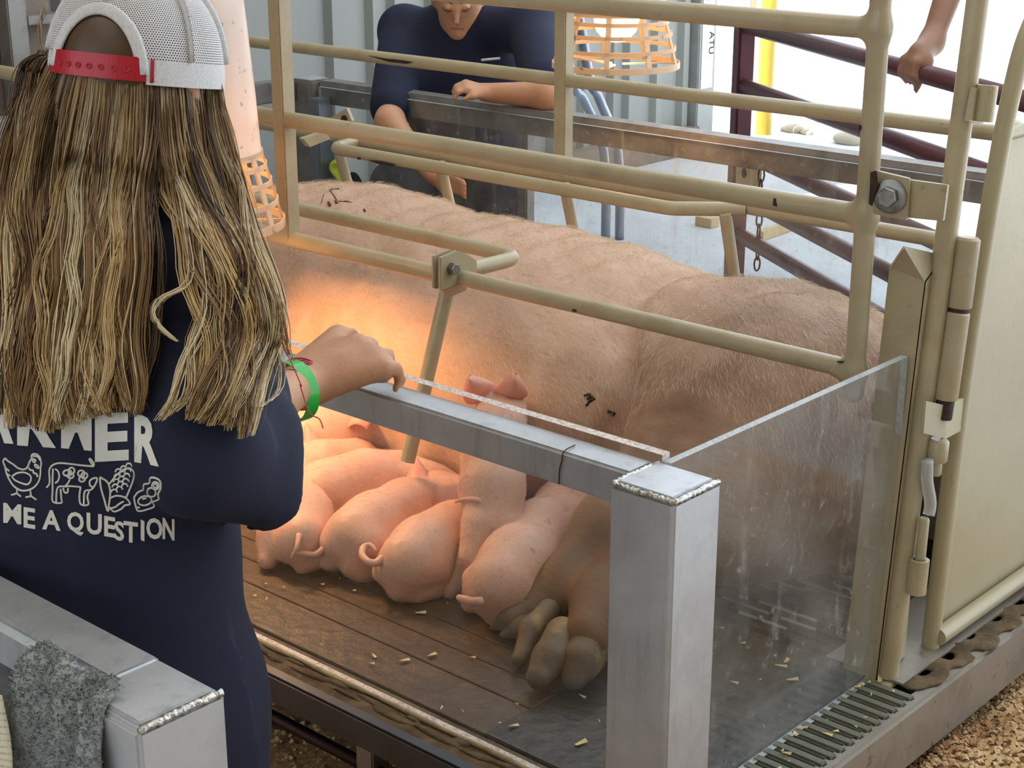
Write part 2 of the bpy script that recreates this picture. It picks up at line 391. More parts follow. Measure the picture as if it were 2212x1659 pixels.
for i in range(9):
    c_ = cp - Vector((0, 0, .040 * i)); ax = GD if i % 2 else Vector((GD.y, -GD.x, 0))
    pts = [c_ + ax * (.011 * math.cos(t)) + Vector((0, 0, .026 * math.sin(t))) for t in [j * math.pi / 5 for j in range(11)]]
    MB().tube(pts, .0035, 6, cap=False).build('chain_link', MT['chain'], chn, smooth=True)
MT['yellow'] = mat('yellow_post_paint', srgb(196, 168, 60), .5, noise=[(8, srgb(150, 124, 40), .7, .45, .65, (1, 1, .15)), (50, srgb(90, 74, 40), .6, .66, .74)])
yp = PZ(1648, 290, 0)
o = MB().tube([yp, yp + Vector((0, 0, 1.35))], .045, 16).build('bollard', MT['yellow'], base=yp, smooth=False, auto=.6); tag(o, 'worn yellow steel post standing outside behind maroon gate', 'post')
MT['tan'] = mat('tan_timber', srgb(206, 180, 140), .7, noise=[(10, srgb(170, 140, 100), .6, .4, .7, (1, 1, .15))])
tp = PZ(1606, 300, 0)
o = MB().box((tp.x - .03, tp.y - .03, 0), (tp.x + .03, tp.y + .03, 1.6)).build('timber_post', MT['tan'], base=tp, bevel=.004); tag(o, 'slim tan timber post standing in the bright doorway', 'post')
# a timber block and a lumber offcut on the concrete
b0 = PZ(1510, 485, 0); b1 = PZ(1640, 500, 0)
o = MB().bar(b0 + Vector((0, 0, .02)), PZ(1545, 492, 0) + Vector((0, 0, .02)), .06, .04).build('timber_offcut', MT['tan'], base=b0, bevel=.003); tag(o, 'small tan timber offcut lying on concrete beside crate leg', 'timber')
b0 = PZ(1640, 520, 0); b1 = PZ(1712, 495, 0)
o = MB().bar(b0 + Vector((0, 0, .02)), b1 + Vector((0, 0, .02)), .035, .04).build('timber_strip', MT['tan'], base=b0, bevel=.003); tag(o, 'thin tan timber strip on concrete behind maroon gate', 'timber')
# latch bracket on the gate
q = gp(.17, .43) + Vector((0, -.05, 0))
lk = MB().prism([q + GD * x + Vector((0, 0, z)) for x, z in ((-.06, -.07), (.06, -.07), (.06, .05), (.01, .075), (-.06, .03))], Vector((-GD.y, GD.x, 0)) * .05).build('latch_bracket', MT['tan'], gt, bevel=.003)
MB().lathe([(.0001, 0), (.018, 0), (.018, .004), (.0001, .004)], q + GD * .02 + Vector((0, 0, .01)), Vector((GD.y, -GD.x, 0)), 16).build('latch_hole', MT['ink'], lk)

# sunlit loose stones outside
MT['stone'] = mat('gravel', srgb(176, 166, 148), .9)
for i, (u, v) in enumerate(((1742, 290), (1713, 285), (1832, 310), (1690, 282), (1910, 312), (2090, 215), (2192, 270), (1760, 262))):
    p = PZ(u, v, 0); r = .03 + .02 * (i % 3)
    me = sdf_mesh('stone', [ell((p.x, p.y, r * .35), (r * 1.3, r, r * .55), .01), ell((p.x + r * .5, p.y, r * .3), (r * .7, r * .8, r * .5), .02)], r / 5)
    tag(link_mesh('stone', me, MT['stone'], base=(p.x, p.y, 0), smooth=True), 'small pale stone lying on sunlit ground outside', 'stone', 'stones on the sunlit ground')

# ================================================================== shavings bed
MT['shav'] = mat('wood_shavings', srgb(186, 152, 106), .95, noise=[(7, srgb(146, 106, 66), .8, .42, .62), (90, srgb(220, 192, 148), .7, .5, .66)], bump=(60, .5), coord='Object')
MT['shavd'] = mat('shaving_flakes', srgb(222, 190, 142), .9, noise=[(9, srgb(164, 112, 66), .85, .44, .6), (90, srgb(240, 220, 184), .6, .5, .66)])
nx, ny = 90, 90; vs = []; fs = []
def bed_h(x, y):
    h = .012 + .018 * (math.sin(x * 9.1 + y * 4.3) * math.sin(y * 7.7 - x * 3.1) + 1) + .008 * math.sin(x * 37 + y * 21)
    t = min(max((x + 1.35) / .35, 0), 1); h += .085 * t * t * (3 - 2 * t)
    e = min((x + 3.2) / .3, (-.05 - x) / .3, (y - .6) / .3, (3.5 - y) / .3, 1); return max(h * max(e, 0), .001)
for i in range(nx + 1):
    for j in range(ny + 1):
        x = -3.2 + 3.15 * i / nx; y = .6 + 2.9 * j / ny; vs.append((x, y, bed_h(x, y)))
for i in range(nx):
    for j in range(ny): a = i * (ny + 1) + j; fs.append((a, a + ny + 1, a + ny + 2, a + 1))
m = MB(); m.v = vs; m.f = fs; m.m = [0] * len(fs)
bed = m.build('shavings_bed', MT['shav'], base=(-1.6, 2, 0), smooth=True)
tag(bed, 'bed of tan and brown wood shavings around the platform', 'shavings', kind='stuff')
rg = np.random.default_rng(3); vs = []; fs = []
N = 46000
xs = np.where(rg.random(N) < .30, -1.12 + .75 * rg.random(N), -3.1 + 3.0 * rg.random(N)); ys = np.where((xs > -1.12) & (rg.random(N) < .55), 1.5 + 1.6 * rg.random(N), .68 + 2.75 * rg.random(N) ** 1.15)
for x, y in zip(xs, ys):
    s = .0025 + .0055 * rg.random(); a = rg.random() * 6.28; t = (rg.random() - .5) * 1.5; h = bed_h(x, y) + .002 + .006 * rg.random()
    dx, dy = math.cos(a) * s, math.sin(a) * s; wx, wy = -dy * .6, dx * .6; k = len(vs)
    vs += [(x - dx - wx, y - dy - wy, h), (x - dx + wx, y - dy + wy, h + s * .5 * t), (x + wx * 1.2, y + wy * 1.2, h + s * (.7 + t * .4)), (x - wx * 1.2, y - wy * 1.2, h + s * .6), (x + dx - wx, y + dy - wy, h + s * t * .6), (x + dx + wx, y + dy + wy, h + .1 * s)]
    fs += [(k, k + 1, k + 2, k + 3), (k + 3, k + 2, k + 5, k + 4)]
m = MB(); m.v = vs; m.f = fs; m.m = [0] * len(fs)
fk = m.build('shaving_flakes', MT['shavd'], bed); fk['kind'] = 'stuff'

# ================================================================== platform
pf = empty('farrowing_platform', (-2.6, 2.4, 0), 'raised slatted farrowing platform with steel edge channels under sow', 'platform')
MT['slat'] = mat('cast_slat_bar', srgb(112, 114, 98), .6, noise=[(14, srgb(80, 80, 70), .6, .4, .65), (50, srgb(150, 140, 110), .4, .6, .72)], bump=(50, .15))
MT['mat'] = mat('brown_rubber_board', srgb(84, 67, 50), .46, noise=[(6, srgb(58, 46, 35), .7, .38, .62), (26, srgb(104, 86, 62), .5, .52, .7), (60, srgb(36, 28, 22), .7, .6, .7)], bump=(45, .35))
MT['matd'] = mat('dark_rubber_board', srgb(56, 53, 48), .4, noise=[(6, srgb(40, 38, 35), .7, .38, .62), (22, srgb(98, 88, 66), .5, .55, .72)], bump=(45, .3))
MT['shaded_steel'] = mat('shadow_darkened_steel', srgb(84, 88, 96), .4, .7, noise=[(8, srgb(60, 62, 68), .6, .4, .7)])  # steel colour darkened to carry the shadow on the front beam
# end channel, front angle, back and left beams
MB().box((-1.10, 1.50, D - .112), (-1.068, 3.75, D - .004)).build('end_channel', MT['galv'], pf, bevel=.006)
MB().box((-1.145, 1.50, D - .05), (-1.08, 3.75, D - .030)).build('channel_flange', MT['ink'], pf, bevel=.003)
MB().box((-4.25, 1.535, D - .055), (-1.10, 1.56, D - .001)).build('front_channel', MT['shaded_steel'], pf, bevel=.004)
MB().box((-4.25, 1.555, D - .016), (-1.10, 1.632, D - .004)).build('front_flange', MT['dirt'], pf, bevel=.002)
MB().box((-4.25, 3.72, D - .11), (-1.10, 3.75, D - .004)).build('back_channel', MT['galv'], pf, bevel=.004)
MB().box((-4.28, 1.535, D - .11), (-4.25, 3.75, D - .004)).build('end_channel', MT['galv'], pf, bevel=.004)
MB().tube([(-4.2, 1.575, .135), (-1.12, 1.575, .135)], .011, 10).build('skid_pipe', MT['chain'], pf, smooth=True)
for x in (-4.2, -2.95, -1.72, -1.13):
    for y in (1.58, 3.7): MB().box((x - .02, y - .02, 0), (x + .02, y + .02, D - .03)).build('leg', MT['alu_dark'], pf, bevel=.003)
for i in range(3): MB().box((-4.2, 2.2 + i * .7, D - .06), (-1.12, 2.23 + i * .7, D - .021)).build('cross_beam', MT['galv'], pf)
# cast slats (bars running lengthwise) seen at the open end strip
m0 = None
for i in range(19):
    y = 1.665 + i * .0265 + .035
    if m0 is None:
        o = MB().bar((-1.177, y, D - .011), (-1.083, y, D - .011), .0205, .022).build('slat', MT['slat'], pf, base=(-1.13, y, D - .01), bevel=.004); m0 = o
    else:
        c_ = m0.copy(); col.objects.link(c_); c_.parent = pf; c_.location = Vector((-1.13, y, D - .01)) - Vector(pf.location)
# brown boards in the piglet area, each with its own edges
ysm = [1.632, 1.738, 1.806, 1.868, 1.935, 2.0, 2.07, 2.14, 2.215]
for i in range(len(ysm) - 1):
    MB().box((-4.2, ysm[i] + .0013, D - .012), (-1.52, ysm[i + 1] - .0013, D)).build('floor_board', MT['mat'] if True else None, pf, bevel=.0015, seg=1)
MB().box((-1.52, 1.632, D - .004), (-1.176, 2.2, D + .001)).build('rubber_mat', MT['matd'], pf, bevel=.002)
# slotted crate floor: bars with gaps, plus pale slivers painting light in the slots
for i in range(28):
    y = 2.222 + i * .0305; sh = MB()
    sh.box((-4.2, y, D - .02), (-1.12, y + .0215, D))
    sh.build('slat_bar', MT['matd'], pf, bevel=.003, seg=1)
MB().box((-4.2, 3.08, D - .02), (-1.12, 3.72, D)).build('rear_panel', MT['matd'], pf, bevel=.003)
MT['slot_light'] = mat('painted_slot_light', srgb(226, 226, 222), .3, .3)
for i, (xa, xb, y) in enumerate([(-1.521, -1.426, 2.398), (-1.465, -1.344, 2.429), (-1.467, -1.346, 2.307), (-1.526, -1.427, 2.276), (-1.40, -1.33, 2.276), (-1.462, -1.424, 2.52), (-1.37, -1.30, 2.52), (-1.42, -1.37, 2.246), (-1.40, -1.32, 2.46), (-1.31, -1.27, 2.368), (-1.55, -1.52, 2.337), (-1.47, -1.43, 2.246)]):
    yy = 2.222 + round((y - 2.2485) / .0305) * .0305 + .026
    MB().box((xa, yy - .0022, D - .006), (xb, yy + .0022, D + .0005)).build('slot_light_sliver', MT['slot_light'], pf)
# steel sill under the gate with caked dirt
MB().box((-1.26, 2.2, D), (-1.115, 3.1, D + .004)).build('sill_plate', MT['galv'], pf)
me = sdf_mesh('dirt', [ell((-1.115 + .03 * math.sin(i * 2.7), 2.215 + .0125 * i, D - .0015), (.014 + .010 * ((i * 7) % 5) / 4, .016 + .004 * ((i * 3) % 4), .0026 + .0012 * (i % 3)), .006) for i in range(64)], .0032)
o = link_mesh('caked_dirt', me, MT['dirt'], pf, smooth=True); o['kind'] = 'stuff'
me = sdf_mesh('dirt', [ell((-2.9 + .035 * i, 1.586 + .009 * math.sin(i * 2.3), D - .004), (.022 + .01 * (i % 3), .005 + .004 * ((i * 5) % 4) / 3, .0045), .004) for i in range(50)], .004)
o = link_mesh('caked_dirt', me, MT['dirt'], pf, smooth=True); o['kind'] = 'stuff'
MT['caulk'] = mat('tan_caulk', srgb(182, 164, 126), .8, noise=[(30, srgb(140, 120, 86), .6, .45, .65)], bump=(60, .5))
MB().tube([(-4.2 + .06 * i, 1.602 + .0012 * math.sin(i * 1.7), D - .001) for i in range(51)], [.0042 + .001 * math.sin(i * 2.1) for i in range(51)], 7).build('caulk_bead', MT['caulk'], pf, smooth=True)
# straw bits and shavings on the slats and boards
MT['straw'] = mat('pale_shaving', srgb(226, 204, 150), .8)
rg = np.random.default_rng(11); vs = []; fs = []
for k_ in range(110):
    if k_ < 30: x, y = -1.17 + .07 * rg.random(), 1.75 + .45 * rg.random()
    else: x, y = -2.2 + 1.0 * rg.random(), 1.64 + .55 * rg.random()
    s = .003 + .008 * rg.random() ** 2; a = rg.random() * 6.28; w = s * .35; k = len(vs); z = D + .003
    dx, dy = math.cos(a), math.sin(a)
    vs += [(x - dx * s - dy * w, y - dy * s + dx * w, z), (x - dx * s + dy * w, y - dy * s - dx * w, z + .002), (x + dx * s + dy * w, y + dy * s - dx * w, z + .001), (x + dx * s - dy * w, y + dy * s + dx * w, z + .004)]
    fs.append((k, k + 1, k + 2, k + 3))
m = MB(); m.v = vs; m.f = fs; m.m = [0] * len(fs); o = m.build('shaving_bits', MT['straw'], pf); o['kind'] = 'stuff'

# ================================================================== aluminium and acrylic fences
def acryl(name, tint, dirt):
    m = bpy.data.materials.new(name); m.use_nodes = True; nt = m.node_tree; nt.nodes.clear()
    out = nt.nodes.new('ShaderNodeOutputMaterial'); tr = nt.nodes.new('ShaderNodeBsdfTransparent'); tr.inputs[0].default_value = tint
    gl = nt.nodes.new('ShaderNodeBsdfGlossy'); gl.inputs['Roughness'].default_value = .06
    lw = nt.nodes.new('ShaderNodeLayerWeight'); lw.inputs[0].default_value = .5
    pw = nt.nodes.new('ShaderNodeMath'); pw.operation = 'POWER'; pw.inputs[1].default_value = 4.5; nt.links.new(lw.outputs['Facing'], pw.inputs[0])
    fr = nt.nodes.new('ShaderNodeMath'); fr.operation = 'MULTIPLY_ADD'; fr.inputs[1].default_value = .55; fr.inputs[2].default_value = .025; nt.links.new(pw.outputs[0], fr.inputs[0])
    m1 = nt.nodes.new('ShaderNodeMixShader'); nt.links.new(fr.outputs[0], m1.inputs[0]); nt.links.new(tr.outputs[0], m1.inputs[1]); nt.links.new(gl.outputs[0], m1.inputs[2])
    df = nt.nodes.new('ShaderNodeBsdfDiffuse'); df.inputs[0].default_value = (.62, .62, .6, 1)
    tc = nt.nodes.new('ShaderNodeTexCoord')
    def nz(scale, lo, hi, amt, st=None):
        n_ = nt.nodes.new('ShaderNodeTexNoise'); n_.inputs['Scale'].default_value = scale; n_.inputs['Detail'].default_value = 7; n_.inputs['Roughness'].default_value = .65
        if st:
            mp = nt.nodes.new('ShaderNodeMapping'); mp.inputs['Scale'].default_value = st; nt.links.new(tc.outputs['Object'], mp.inputs[0]); nt.links.new(mp.outputs[0], n_.inputs['Vector'])
        else: nt.links.new(tc.outputs['Object'], n_.inputs['Vector'])
        mr = nt.nodes.new('ShaderNodeMapRange'); mr.inputs[1].default_value = lo; mr.inputs[2].default_value = hi; mr.inputs[4].default_value = amt; nt.links.new(n_.outputs[0], mr.inputs[0]); return mr.outputs[0]
    a = nz(5, .35, .75, dirt); b = nz(38, .60, .72, dirt * 1.6); c_ = nz(22, .58, .72, dirt * 1.2, (1, 1, .18))
    s1 = nt.nodes.new('ShaderNodeMath'); nt.links.new(a, s1.inputs[0]); nt.links.new(b, s1.inputs[1])
    s2 = nt.nodes.new('ShaderNodeMath'); nt.links.new(s1.outputs[0], s2.inputs[0]); nt.links.new(c_, s2.inputs[1]); s2.use_clamp = True
    m2 = nt.nodes.new('ShaderNodeMixShader'); nt.links.new(s2.outputs[0], m2.inputs[0]); nt.links.new(m1.outputs[0], m2.inputs[1]); nt.links.new(df.outputs[0], m2.inputs[2])
    nt.links.new(m2.outputs[0], out.inputs[0]); return m
MT['acryl'] = acryl('clear_acrylic', (.96, .97, .97, 1), .05)
MT['acryl_dirty'] = acryl('smudged_acrylic', (.90, .91, .91, 1), .2)
MT['edge'] = mat('sawn_acrylic_edge', srgb(206, 216, 222), .35, trans=.25, noise=[(60, srgb(170, 182, 190), .5, .45, .65)], bump=(120, .4))
MT['edge_w'] = mat('frosted_acrylic_edge', srgb(222, 214, 208), .5, noise=[(150, srgb(166, 136, 126), .7, .45, .6)], bump=(200, .25))
ZT = .7977; W4 = .1016
def pane(name, lo, hi, parent, face, edge):
    """acrylic sheet: two big faces clear, four cut edges frosted"""
    m = MB().box(lo, hi); d = [hi[i] - lo[i] for i in range(3)]; t = d.index(min(d))
    big = {0: (3, 5), 1: (2, 4), 2: (0, 1)}[t]
    m.m = [0 if i in big else 1 for i in range(6)]
    return m.build(name, [face, edge], parent)
def weld(parent, a, b, r=.0042, seed=1):
    rr = random.Random(seed); a = Vector(a); b = Vector(b); n = max(int((b - a).length / .0045), 4)
    pts = [a.lerp(b, i / n) + Vector((rr.uniform(-.0008, .0008), rr.uniform(-.0008, .0008), rr.uniform(-.0008, .0008))) for i in range(n + 1)]
    MB().tube(pts, [r * (.75 + .35 * (i % 2) + rr.uniform(-.1, .1)) for i in range(n + 1)], 8).build('weld_bead', MT['weld'], parent, smooth=True)
def corner_post(parent, x1, y0, top, sides=('f', 'r', 'l'), seed=1):
    x0 = x1 - W4; y1 = y0 + W4
    p = MB().box((x0, y0, 0), (x1, y1, top - .004)).build('corner_post', MT['alu'], parent, base=(x0, y0, 0), bevel=.005, seg=3)
    MB().box((x0 + .008, y0 + .008, top - .006), (x1 - .008, y1 - .008, top)).build('post_cap', MT['alu'], p, bevel=.0015)
    z = top - .0045; e = .0035
    if 'f' in sides: weld(p, (x0 + e, y0 + e, z), (x1 - e, y0 + e, z), seed=seed)
    if 'r' in sides: weld(p, (x1 - e, y0 + e, z), (x1 - e, y1 - e, z), seed=seed + 1)
    if 'l' in sides: weld(p, (x0 + e, y0 + e, z), (x0 + e, y1 - e, z), seed=seed + 2)
    if 'b' in sides: weld(p, (x0 + e, y1 - e, z), (x1 - e, y1 - e, z), seed=seed + 3)
    return p
# --- fence of this pen, near side
PXC, PYC = -1.0873, 1.5085     # front corner of the near post
f1 = empty('aluminium_fence', (PXC - .05, PYC + .05, 0), 'brushed aluminium fence with clear panes at the front of sow pen', 'fence')
corner_post(f1, PXC, PYC, ZT, ('f', 'r', 'l'), 1)
MB().box((-4.25, 1.5485, ZT - .0508), (PXC - W4 + .002, 1.602, ZT - .001)).build('rail', MT['alu'], f1, bevel=.004, seg=3)
pane('front_pane', (-4.24, 1.6035, D - .002), (PXC - W4 + .012, 1.6195, ZT + .010), f1, MT['acryl'], MT['edge_w'])
pane('end_pane', (-1.1765, 1.6065, D - .002), (-1.1645, 2.222, ZT + .001), f1, MT['acryl_dirty'], MT['edge'])
MB().box((-4.34, 1.535, 0), (-4.245, 1.635, ZT)).build('far_post', MT['alu'], f1, bevel=.005)
# thin rusty wire drip over the rail
MB().tube(spline([(-1.30, 1.575, ZT + .001), (-1.297, 1.549, ZT + .0005), (-1.298, 1.546, ZT - .012), (-1.302, 1.546, ZT - .026), (-1.303, 1.546, ZT - .047)], 4), .0009, 6).build('rust_run', MT['chip'], f1, smooth=True)
# --- far fence behind the crate
f2 = empty('aluminium_fence', (-4.2, 3.72, 0), 'dull aluminium fence with smudged panes behind the farrowing crate', 'fence')
p = MB().box((-4.27, 3.64, 0), (-4.165, 3.74, ZT - .002)).build('corner_post', MT['alu_dark'], f2, bevel=.006)
MB().box((-4.262, 3.648, ZT - .004), (-4.173, 3.732, ZT)).build('post_cap', MT['alu'], p, bevel=.002)
MB().box((-4.165, 3.675, ZT - .078), (-.95, 3.74, ZT - .002)).build('rail', MT['alu_dark'], f2, bevel=.004)
pane('back_pane', (-4.15, 3.66, D), (-.95, 3.672, ZT - .02), f2, MT['acryl_dirty'], MT['edge'])
MB().box((-1.05, 3.675, 0), (-.95, 3.775, ZT)).build('corner_post', MT['alu_dark'], f2, bevel=.006)
MB().box((-3.29, 3.69, 0), (-3.25, 3.73, ZT - .05)).build('upright', MT['alu_dark'], f2, bevel=.004)
MB().box((-4.14, 3.60, 0), (-4.09, 3.66, ZT - .05)).build('upright', MT['grey_metal'], f2, bevel=.004)
# --- left end fence pane (between the two corners)
MB().box((-4.30, 1.64, ZT - .07), (-4.24, 3.64, ZT - .002)).build('end_rail', MT['alu_dark'], f2, bevel=.004)
pane('end_pane', (-4.26, 1.65, D), (-4.25, 3.63, ZT - .02), f2, MT['acryl_dirty'], MT['edge'])
# --- fence across the aisle, in the foreground
f3 = empty('aluminium_fence', (-1.18, .8, 0), 'aluminium fence corner with a grey towel hung over it, across the aisle', 'fence')
corner_post(f3, -1.128, .7485, ZT, ('r',), 21)
MB().box((-3.6, .788, ZT - .06), (-1.128 - W4 + .002, .848, ZT - .001)).build('rail', MT['alu'], f3, bevel=.004, seg=3)
pane('front_pane', (-3.6, .7725, .1), (-1.128 - W4 + .006, .7845, ZT - .002), f3, MT['acryl'], MT['edge'])
MB().box((-3.65, .75, 0), (-3.55, .85, ZT)).build('far_post', MT['alu'], f3, bevel=.005)
# ================================================================== farrowing crate
cr = empty('farrowing_crate', (-2.6, 2.65, D), 'cream painted tubular steel farrowing crate around the sow with solid rear gate', 'crate')
TR = .0167; YN, YF = 2.2, 3.107
ZL, ZM, ZTOP = D + .512, D + .765, D + 1.047
cm = MT['cream']
def ctube(name, pts, r=TR, parent=cr, n=14, m=cm): return MB().tube(pts, r, n).build(name, m, parent, smooth=False, auto=.7)
# near side
ctube('top_rail', [(-4.1, YN, ZTOP), (-1.245, YN, ZTOP)])
ctube('middle_rail', [(-4.1, YN, ZM), (-1.245, YN, ZM)])
ctube('lower_rail', [(-4.1, YN, ZL), (-2.12, YN, ZL)])
ctube('lower_rail', [(-2.11, YN, ZL + .003), (-1.245, YN, ZL + .003)], .0155)
MB().box((-2.622, YN - .0175, ZL - .002), (-2.587, YN + .0175, ZTOP + .01)).build('upright', cm, cr, bevel=.003)
MB().box((-4.12, YN - .0175, D), (-4.085, YN + .0175, ZTOP + .01)).build('upright', cm, cr, bevel=.003)
ctube('rear_post', [(-1.243, YN, ZL - .035), (-1.243, YN, D + 1.32)])
for (x, z) in ((-1.262, ZTOP), (-1.262, ZM), (-1.262, ZL)):     # welded fillets
    me = sdf_mesh('fillet', [cap((x - .012, YN, z), (x + .02, YN, z), TR * .98, TR * .98, .02), cap((-1.243, YN, z - .035), (-1.243, YN, z + .035), TR * .98, TR * .98, .02)], .004, smooth=1)
    link_mesh('weld_fillet', me, cm, cr, smooth=True)
ctube('creep_bow', arc_path([(-4.0, 2.405, ZL), (-2.135, 2.405, ZL), (-2.135, 2.215, ZL + .004)], .05, 8), .0155)
def finger(top, bot): ctube('finger', [top, bot], .0145)
finger((-2.135, 2.195, ZL - .02), tuple(PX(880, 998, -2.135)))
finger((-2.72, 2.2, ZL - .01), (-2.72, 2.08, D + .17))
finger((-3.4, 2.2, ZL - .01), (-3.4, 2.08, D + .17))
# pivot bracket with bolt
xb = -2.10
front = [PX(u, v, xb) for u, v in ((952, 557), (988, 542), (1008, 548), (1031, 564), (1031, 589), (1019, 602), (958, 628), (952, 626))]
low = [PX(958, 628, xb), PX(1019, 602, xb), PX(1022, 632, xb) - Vector((.02, 0, 0)), PX(981, 649, xb) - Vector((.02, 0, 0))]
br = MB().prism(front, (-.008, 0, 0)).build('pivot_bracket', MT['cream2'], cr, bevel=.0015)
MB().prism(low, (-.006, 0, 0)).build('bent_lip', MT['cream2'], br)
MB().prism([p - Vector((.018, 0, 0)) for p in front], (-.007, 0, 0)).build('back_plate', MT['cream2'], br, bevel=.0015)
def hexbolt(parent, c, axis, r, h, washer=None, name='bolt'):
    ax = Vector(axis).normalized(); c = Vector(c)
    if washer: MB().lathe([(washer * .45, .0), (washer, 0), (washer, .003), (washer * .9, .0045), (washer * .4, .0045)], c, ax, 28).build('washer', MT['bolt'], parent, auto=.6)
    MB().lathe([(0.0001, 0), (r, 0), (r, h * .85), (r * .9, h), (0.0001, h)], c + ax * (.004 if washer else 0), ax, 6).build(name, MT['bolt'], parent)
hexbolt(br, PX(975, 580, xb), (1, 0, 0), .0125, .014)
# far side
ctube('top_rail', [(-4.1, YF, ZTOP), (-1.245, YF, ZTOP)])
ctube('middle_rail', [(-4.1, YF, D + .75), (-1.3, YF, D + .75)])
ctube('lower_rail', [(-4.1, YF, ZL), (-1.3, YF, ZL)])
MB().box((-2.634, YF - .0175, ZL), (-2.597, YF + .0175, ZTOP + .01)).build('upright', cm, cr, bevel=.003)
MB().box((-4.12, YF - .0175, D), (-4.085, YF + .0175, ZTOP + .01)).build('upright', cm, cr, bevel=.003)
ctube('rear_post', [(-1.243, YF, D), (-1.243, YF, ZTOP + .04)])
ctube('creep_bow', arc_path([(-3.36, YF - .01, ZL - .003), (-3.36, 3.0, ZL - .006), (-2.20, 3.0, ZL - .006), (-2.06, YF - .01, ZL - .003)], .06, 8), .0165)
for (u0, v0, x) in ((1545, 470, -2.09), (1143, 418, -2.57), (868, 372, -3.0), (650, 330, -3.4)):
    finger((x, 3.06, ZL - .01), (x, 3.16, D + .17))
MB().prism([PX(u, v, -3.28) for u, v in ((655, 300), (700, 285), (716, 300), (670, 318))], (-.02, 0, 0)).build('pivot_bracket', cm, cr, bevel=.001)
bk = MB().prism([PY(u, v, 3.13) for u, v in ((700, 262), (748, 234), (760, 262), (730, 280))], (0, .012, 0)).build('pivot_bracket', cm, cr, bevel=.001)
MB().lathe([(.0001, 0), (.012, 0), (.012, .003), (.0001, .003)], PY(744, 258, 3.129), (0, -1, 0), 14).build('bracket_hole', MT['chip'], bk)
# plates and big bolt joining side to the end frame
yp_ = YN - .02
pl = MB().prism([PY(u, v, yp_) for u, v in ((1888, 368), (1963, 386), (1957, 476), (1884, 462))], (0, .008, 0)).build('bolt_plate', cm, cr, bevel=.001)
hexbolt(pl, PY(1923, 424, yp_ - .006), (.22, -1, .08), .0155, .016, washer=.0255)
MB().prism([PY(u, v, yp_ + .012) for u, v in ((1958, 388), (2046, 400), (2036, 478), (1955, 470))], (0, .008, 0)).build('bolt_plate', cm, cr, bevel=.001)
MB().prism([PY(u, v, yp_ - .0195 * 0 - .0175) for u, v in ((1880, 372), (1893, 368), (1897, 400), (1888, 424), (1884, 446), (1876, 440), (1879, 405))], (0, .001, 0)).build('bare_patch', MT['chip'], pl)
for k_, (yy, pix) in enumerate([(YF - .0175, [(795, 120), (830, 126), (860, 129), (893, 134), (880, 138), (840, 134)]), (2.982, [(795, 346), (825, 349), (853, 356), (848, 359), (815, 354)]), (2.982, [(772, 340), (777, 341), (776, 345), (771, 344)]),
                                  (YN - .0175, [(1671, 428), (1675, 430), (1678, 446), (1669, 444)]), (YN - .0175, [(1236, 668), (1244, 671), (1242, 674), (1235, 672)]), (YN - .0175, [(1808, 780), (1822, 780), (1820, 784), (1808, 783)]), (YN - .018, [(1855, 270), (1858, 271), (1857, 282), (1854, 280)])]):
    MB().prism([PY(u, v, yy) for u, v in pix], (0, .004, 0)).build('paint_chip', MT['chip'], cr)
# end frame
ef = [PX(2112, 0, -1.15), PX(2077, 260, -1.15), PX(2046, 495, -1.15)]
d_ = (ef[2] - ef[0]).normalized(); b_ = ef[2] + d_ * ((ef[2].z - D) / -d_.z)
ctube('end_post', [ef[0] - d_ * .12, b_], .0172)
# angle iron that holds the end pane
a_t, a_b = PX(1990, 625, -1.158), PX(1890, 1478, -1.158)
rt = [PX(u, v, -1.158) for u, v in ((1997, 608), (2037, 551), (2011, 799), (1955, 1418), (1890, 1478))]
MB().prism(rt, (-.006, 0, 0)).build('angle_flange', cm, cr, bevel=.001)
ax_ = Vector((-.062, .0, 0))
MB().prism([PX(1997, 608, -1.158), PX(1890, 1478, -1.158), PX(1890, 1478, -1.158) + ax_, PX(1997, 608, -1.158) + ax_ + Vector((0, 0, .012))], (0, .006, 0)).build('angle_flange', cm, cr, bevel=.001)
MB().prism([PX(1997, 608, -1.158), PX(2037, 551, -1.158), PX(1977, 536, -1.158) + Vector((-.02, 0, 0)), PX(1997, 608, -1.158) + ax_ + Vector((0, 0, .012))], (.0, 0, -.005)).build('angle_top', cm, cr)
MB().prism([PX(1890, 1478, -1.158) + Vector((-.07, 0, .006)), PX(1890, 1478, -1.158) + Vector((.028, -.01, .006)), PX(1890, 1478, -1.158) + Vector((.028, .17, .006)), PX(1890, 1478, -1.158) + Vector((-.07, .17, .006))], (0, 0, -.008)).build('foot_plate', cm, cr, bevel=.002)
# rear gate: rolled tube frame and sheet
xg = -1.147
g_pts = [PX(u, v, xg) for u, v in ((2008, 1407), (2058, 998), (2090, 760), (2130, 500), (2163, 309), (2190, 180))]
top_y = 3.06
gpts = g_pts + [g_pts[-1] + Vector((0, .03, .07)), g_pts[-1] + Vector((0, .09, .13)), g_pts[-1] + Vector((0, .18, .15)), Vector((xg, top_y - .12, g_pts[-1].z + .15)), Vector((xg, top_y - .03, g_pts[-1].z + .10)), Vector((xg, top_y, g_pts[-1].z)), Vector((xg, top_y, D + .01))]
gate_f = MB().tube(spline(gpts, 5), .0152, 14).build('rear_gate', MT['cream2'], cr, auto=.7)
MB().prism([g_pts[0] + Vector((-.004, .01, .03)), g_pts[1] + Vector((-.004, 0, 0)), g_pts[2] + Vector((-.004, 0, 0)), g_pts[3] + Vector((-.004, 0, 0)), PX(2175, 282, xg - .004), Vector((xg - .004, top_y, PX(2175, 282, xg).z)), Vector((xg - .004, top_y, D + .03))], (-.004, 0, 0)).build('gate_sheet', MT['cream2'], gate_f)
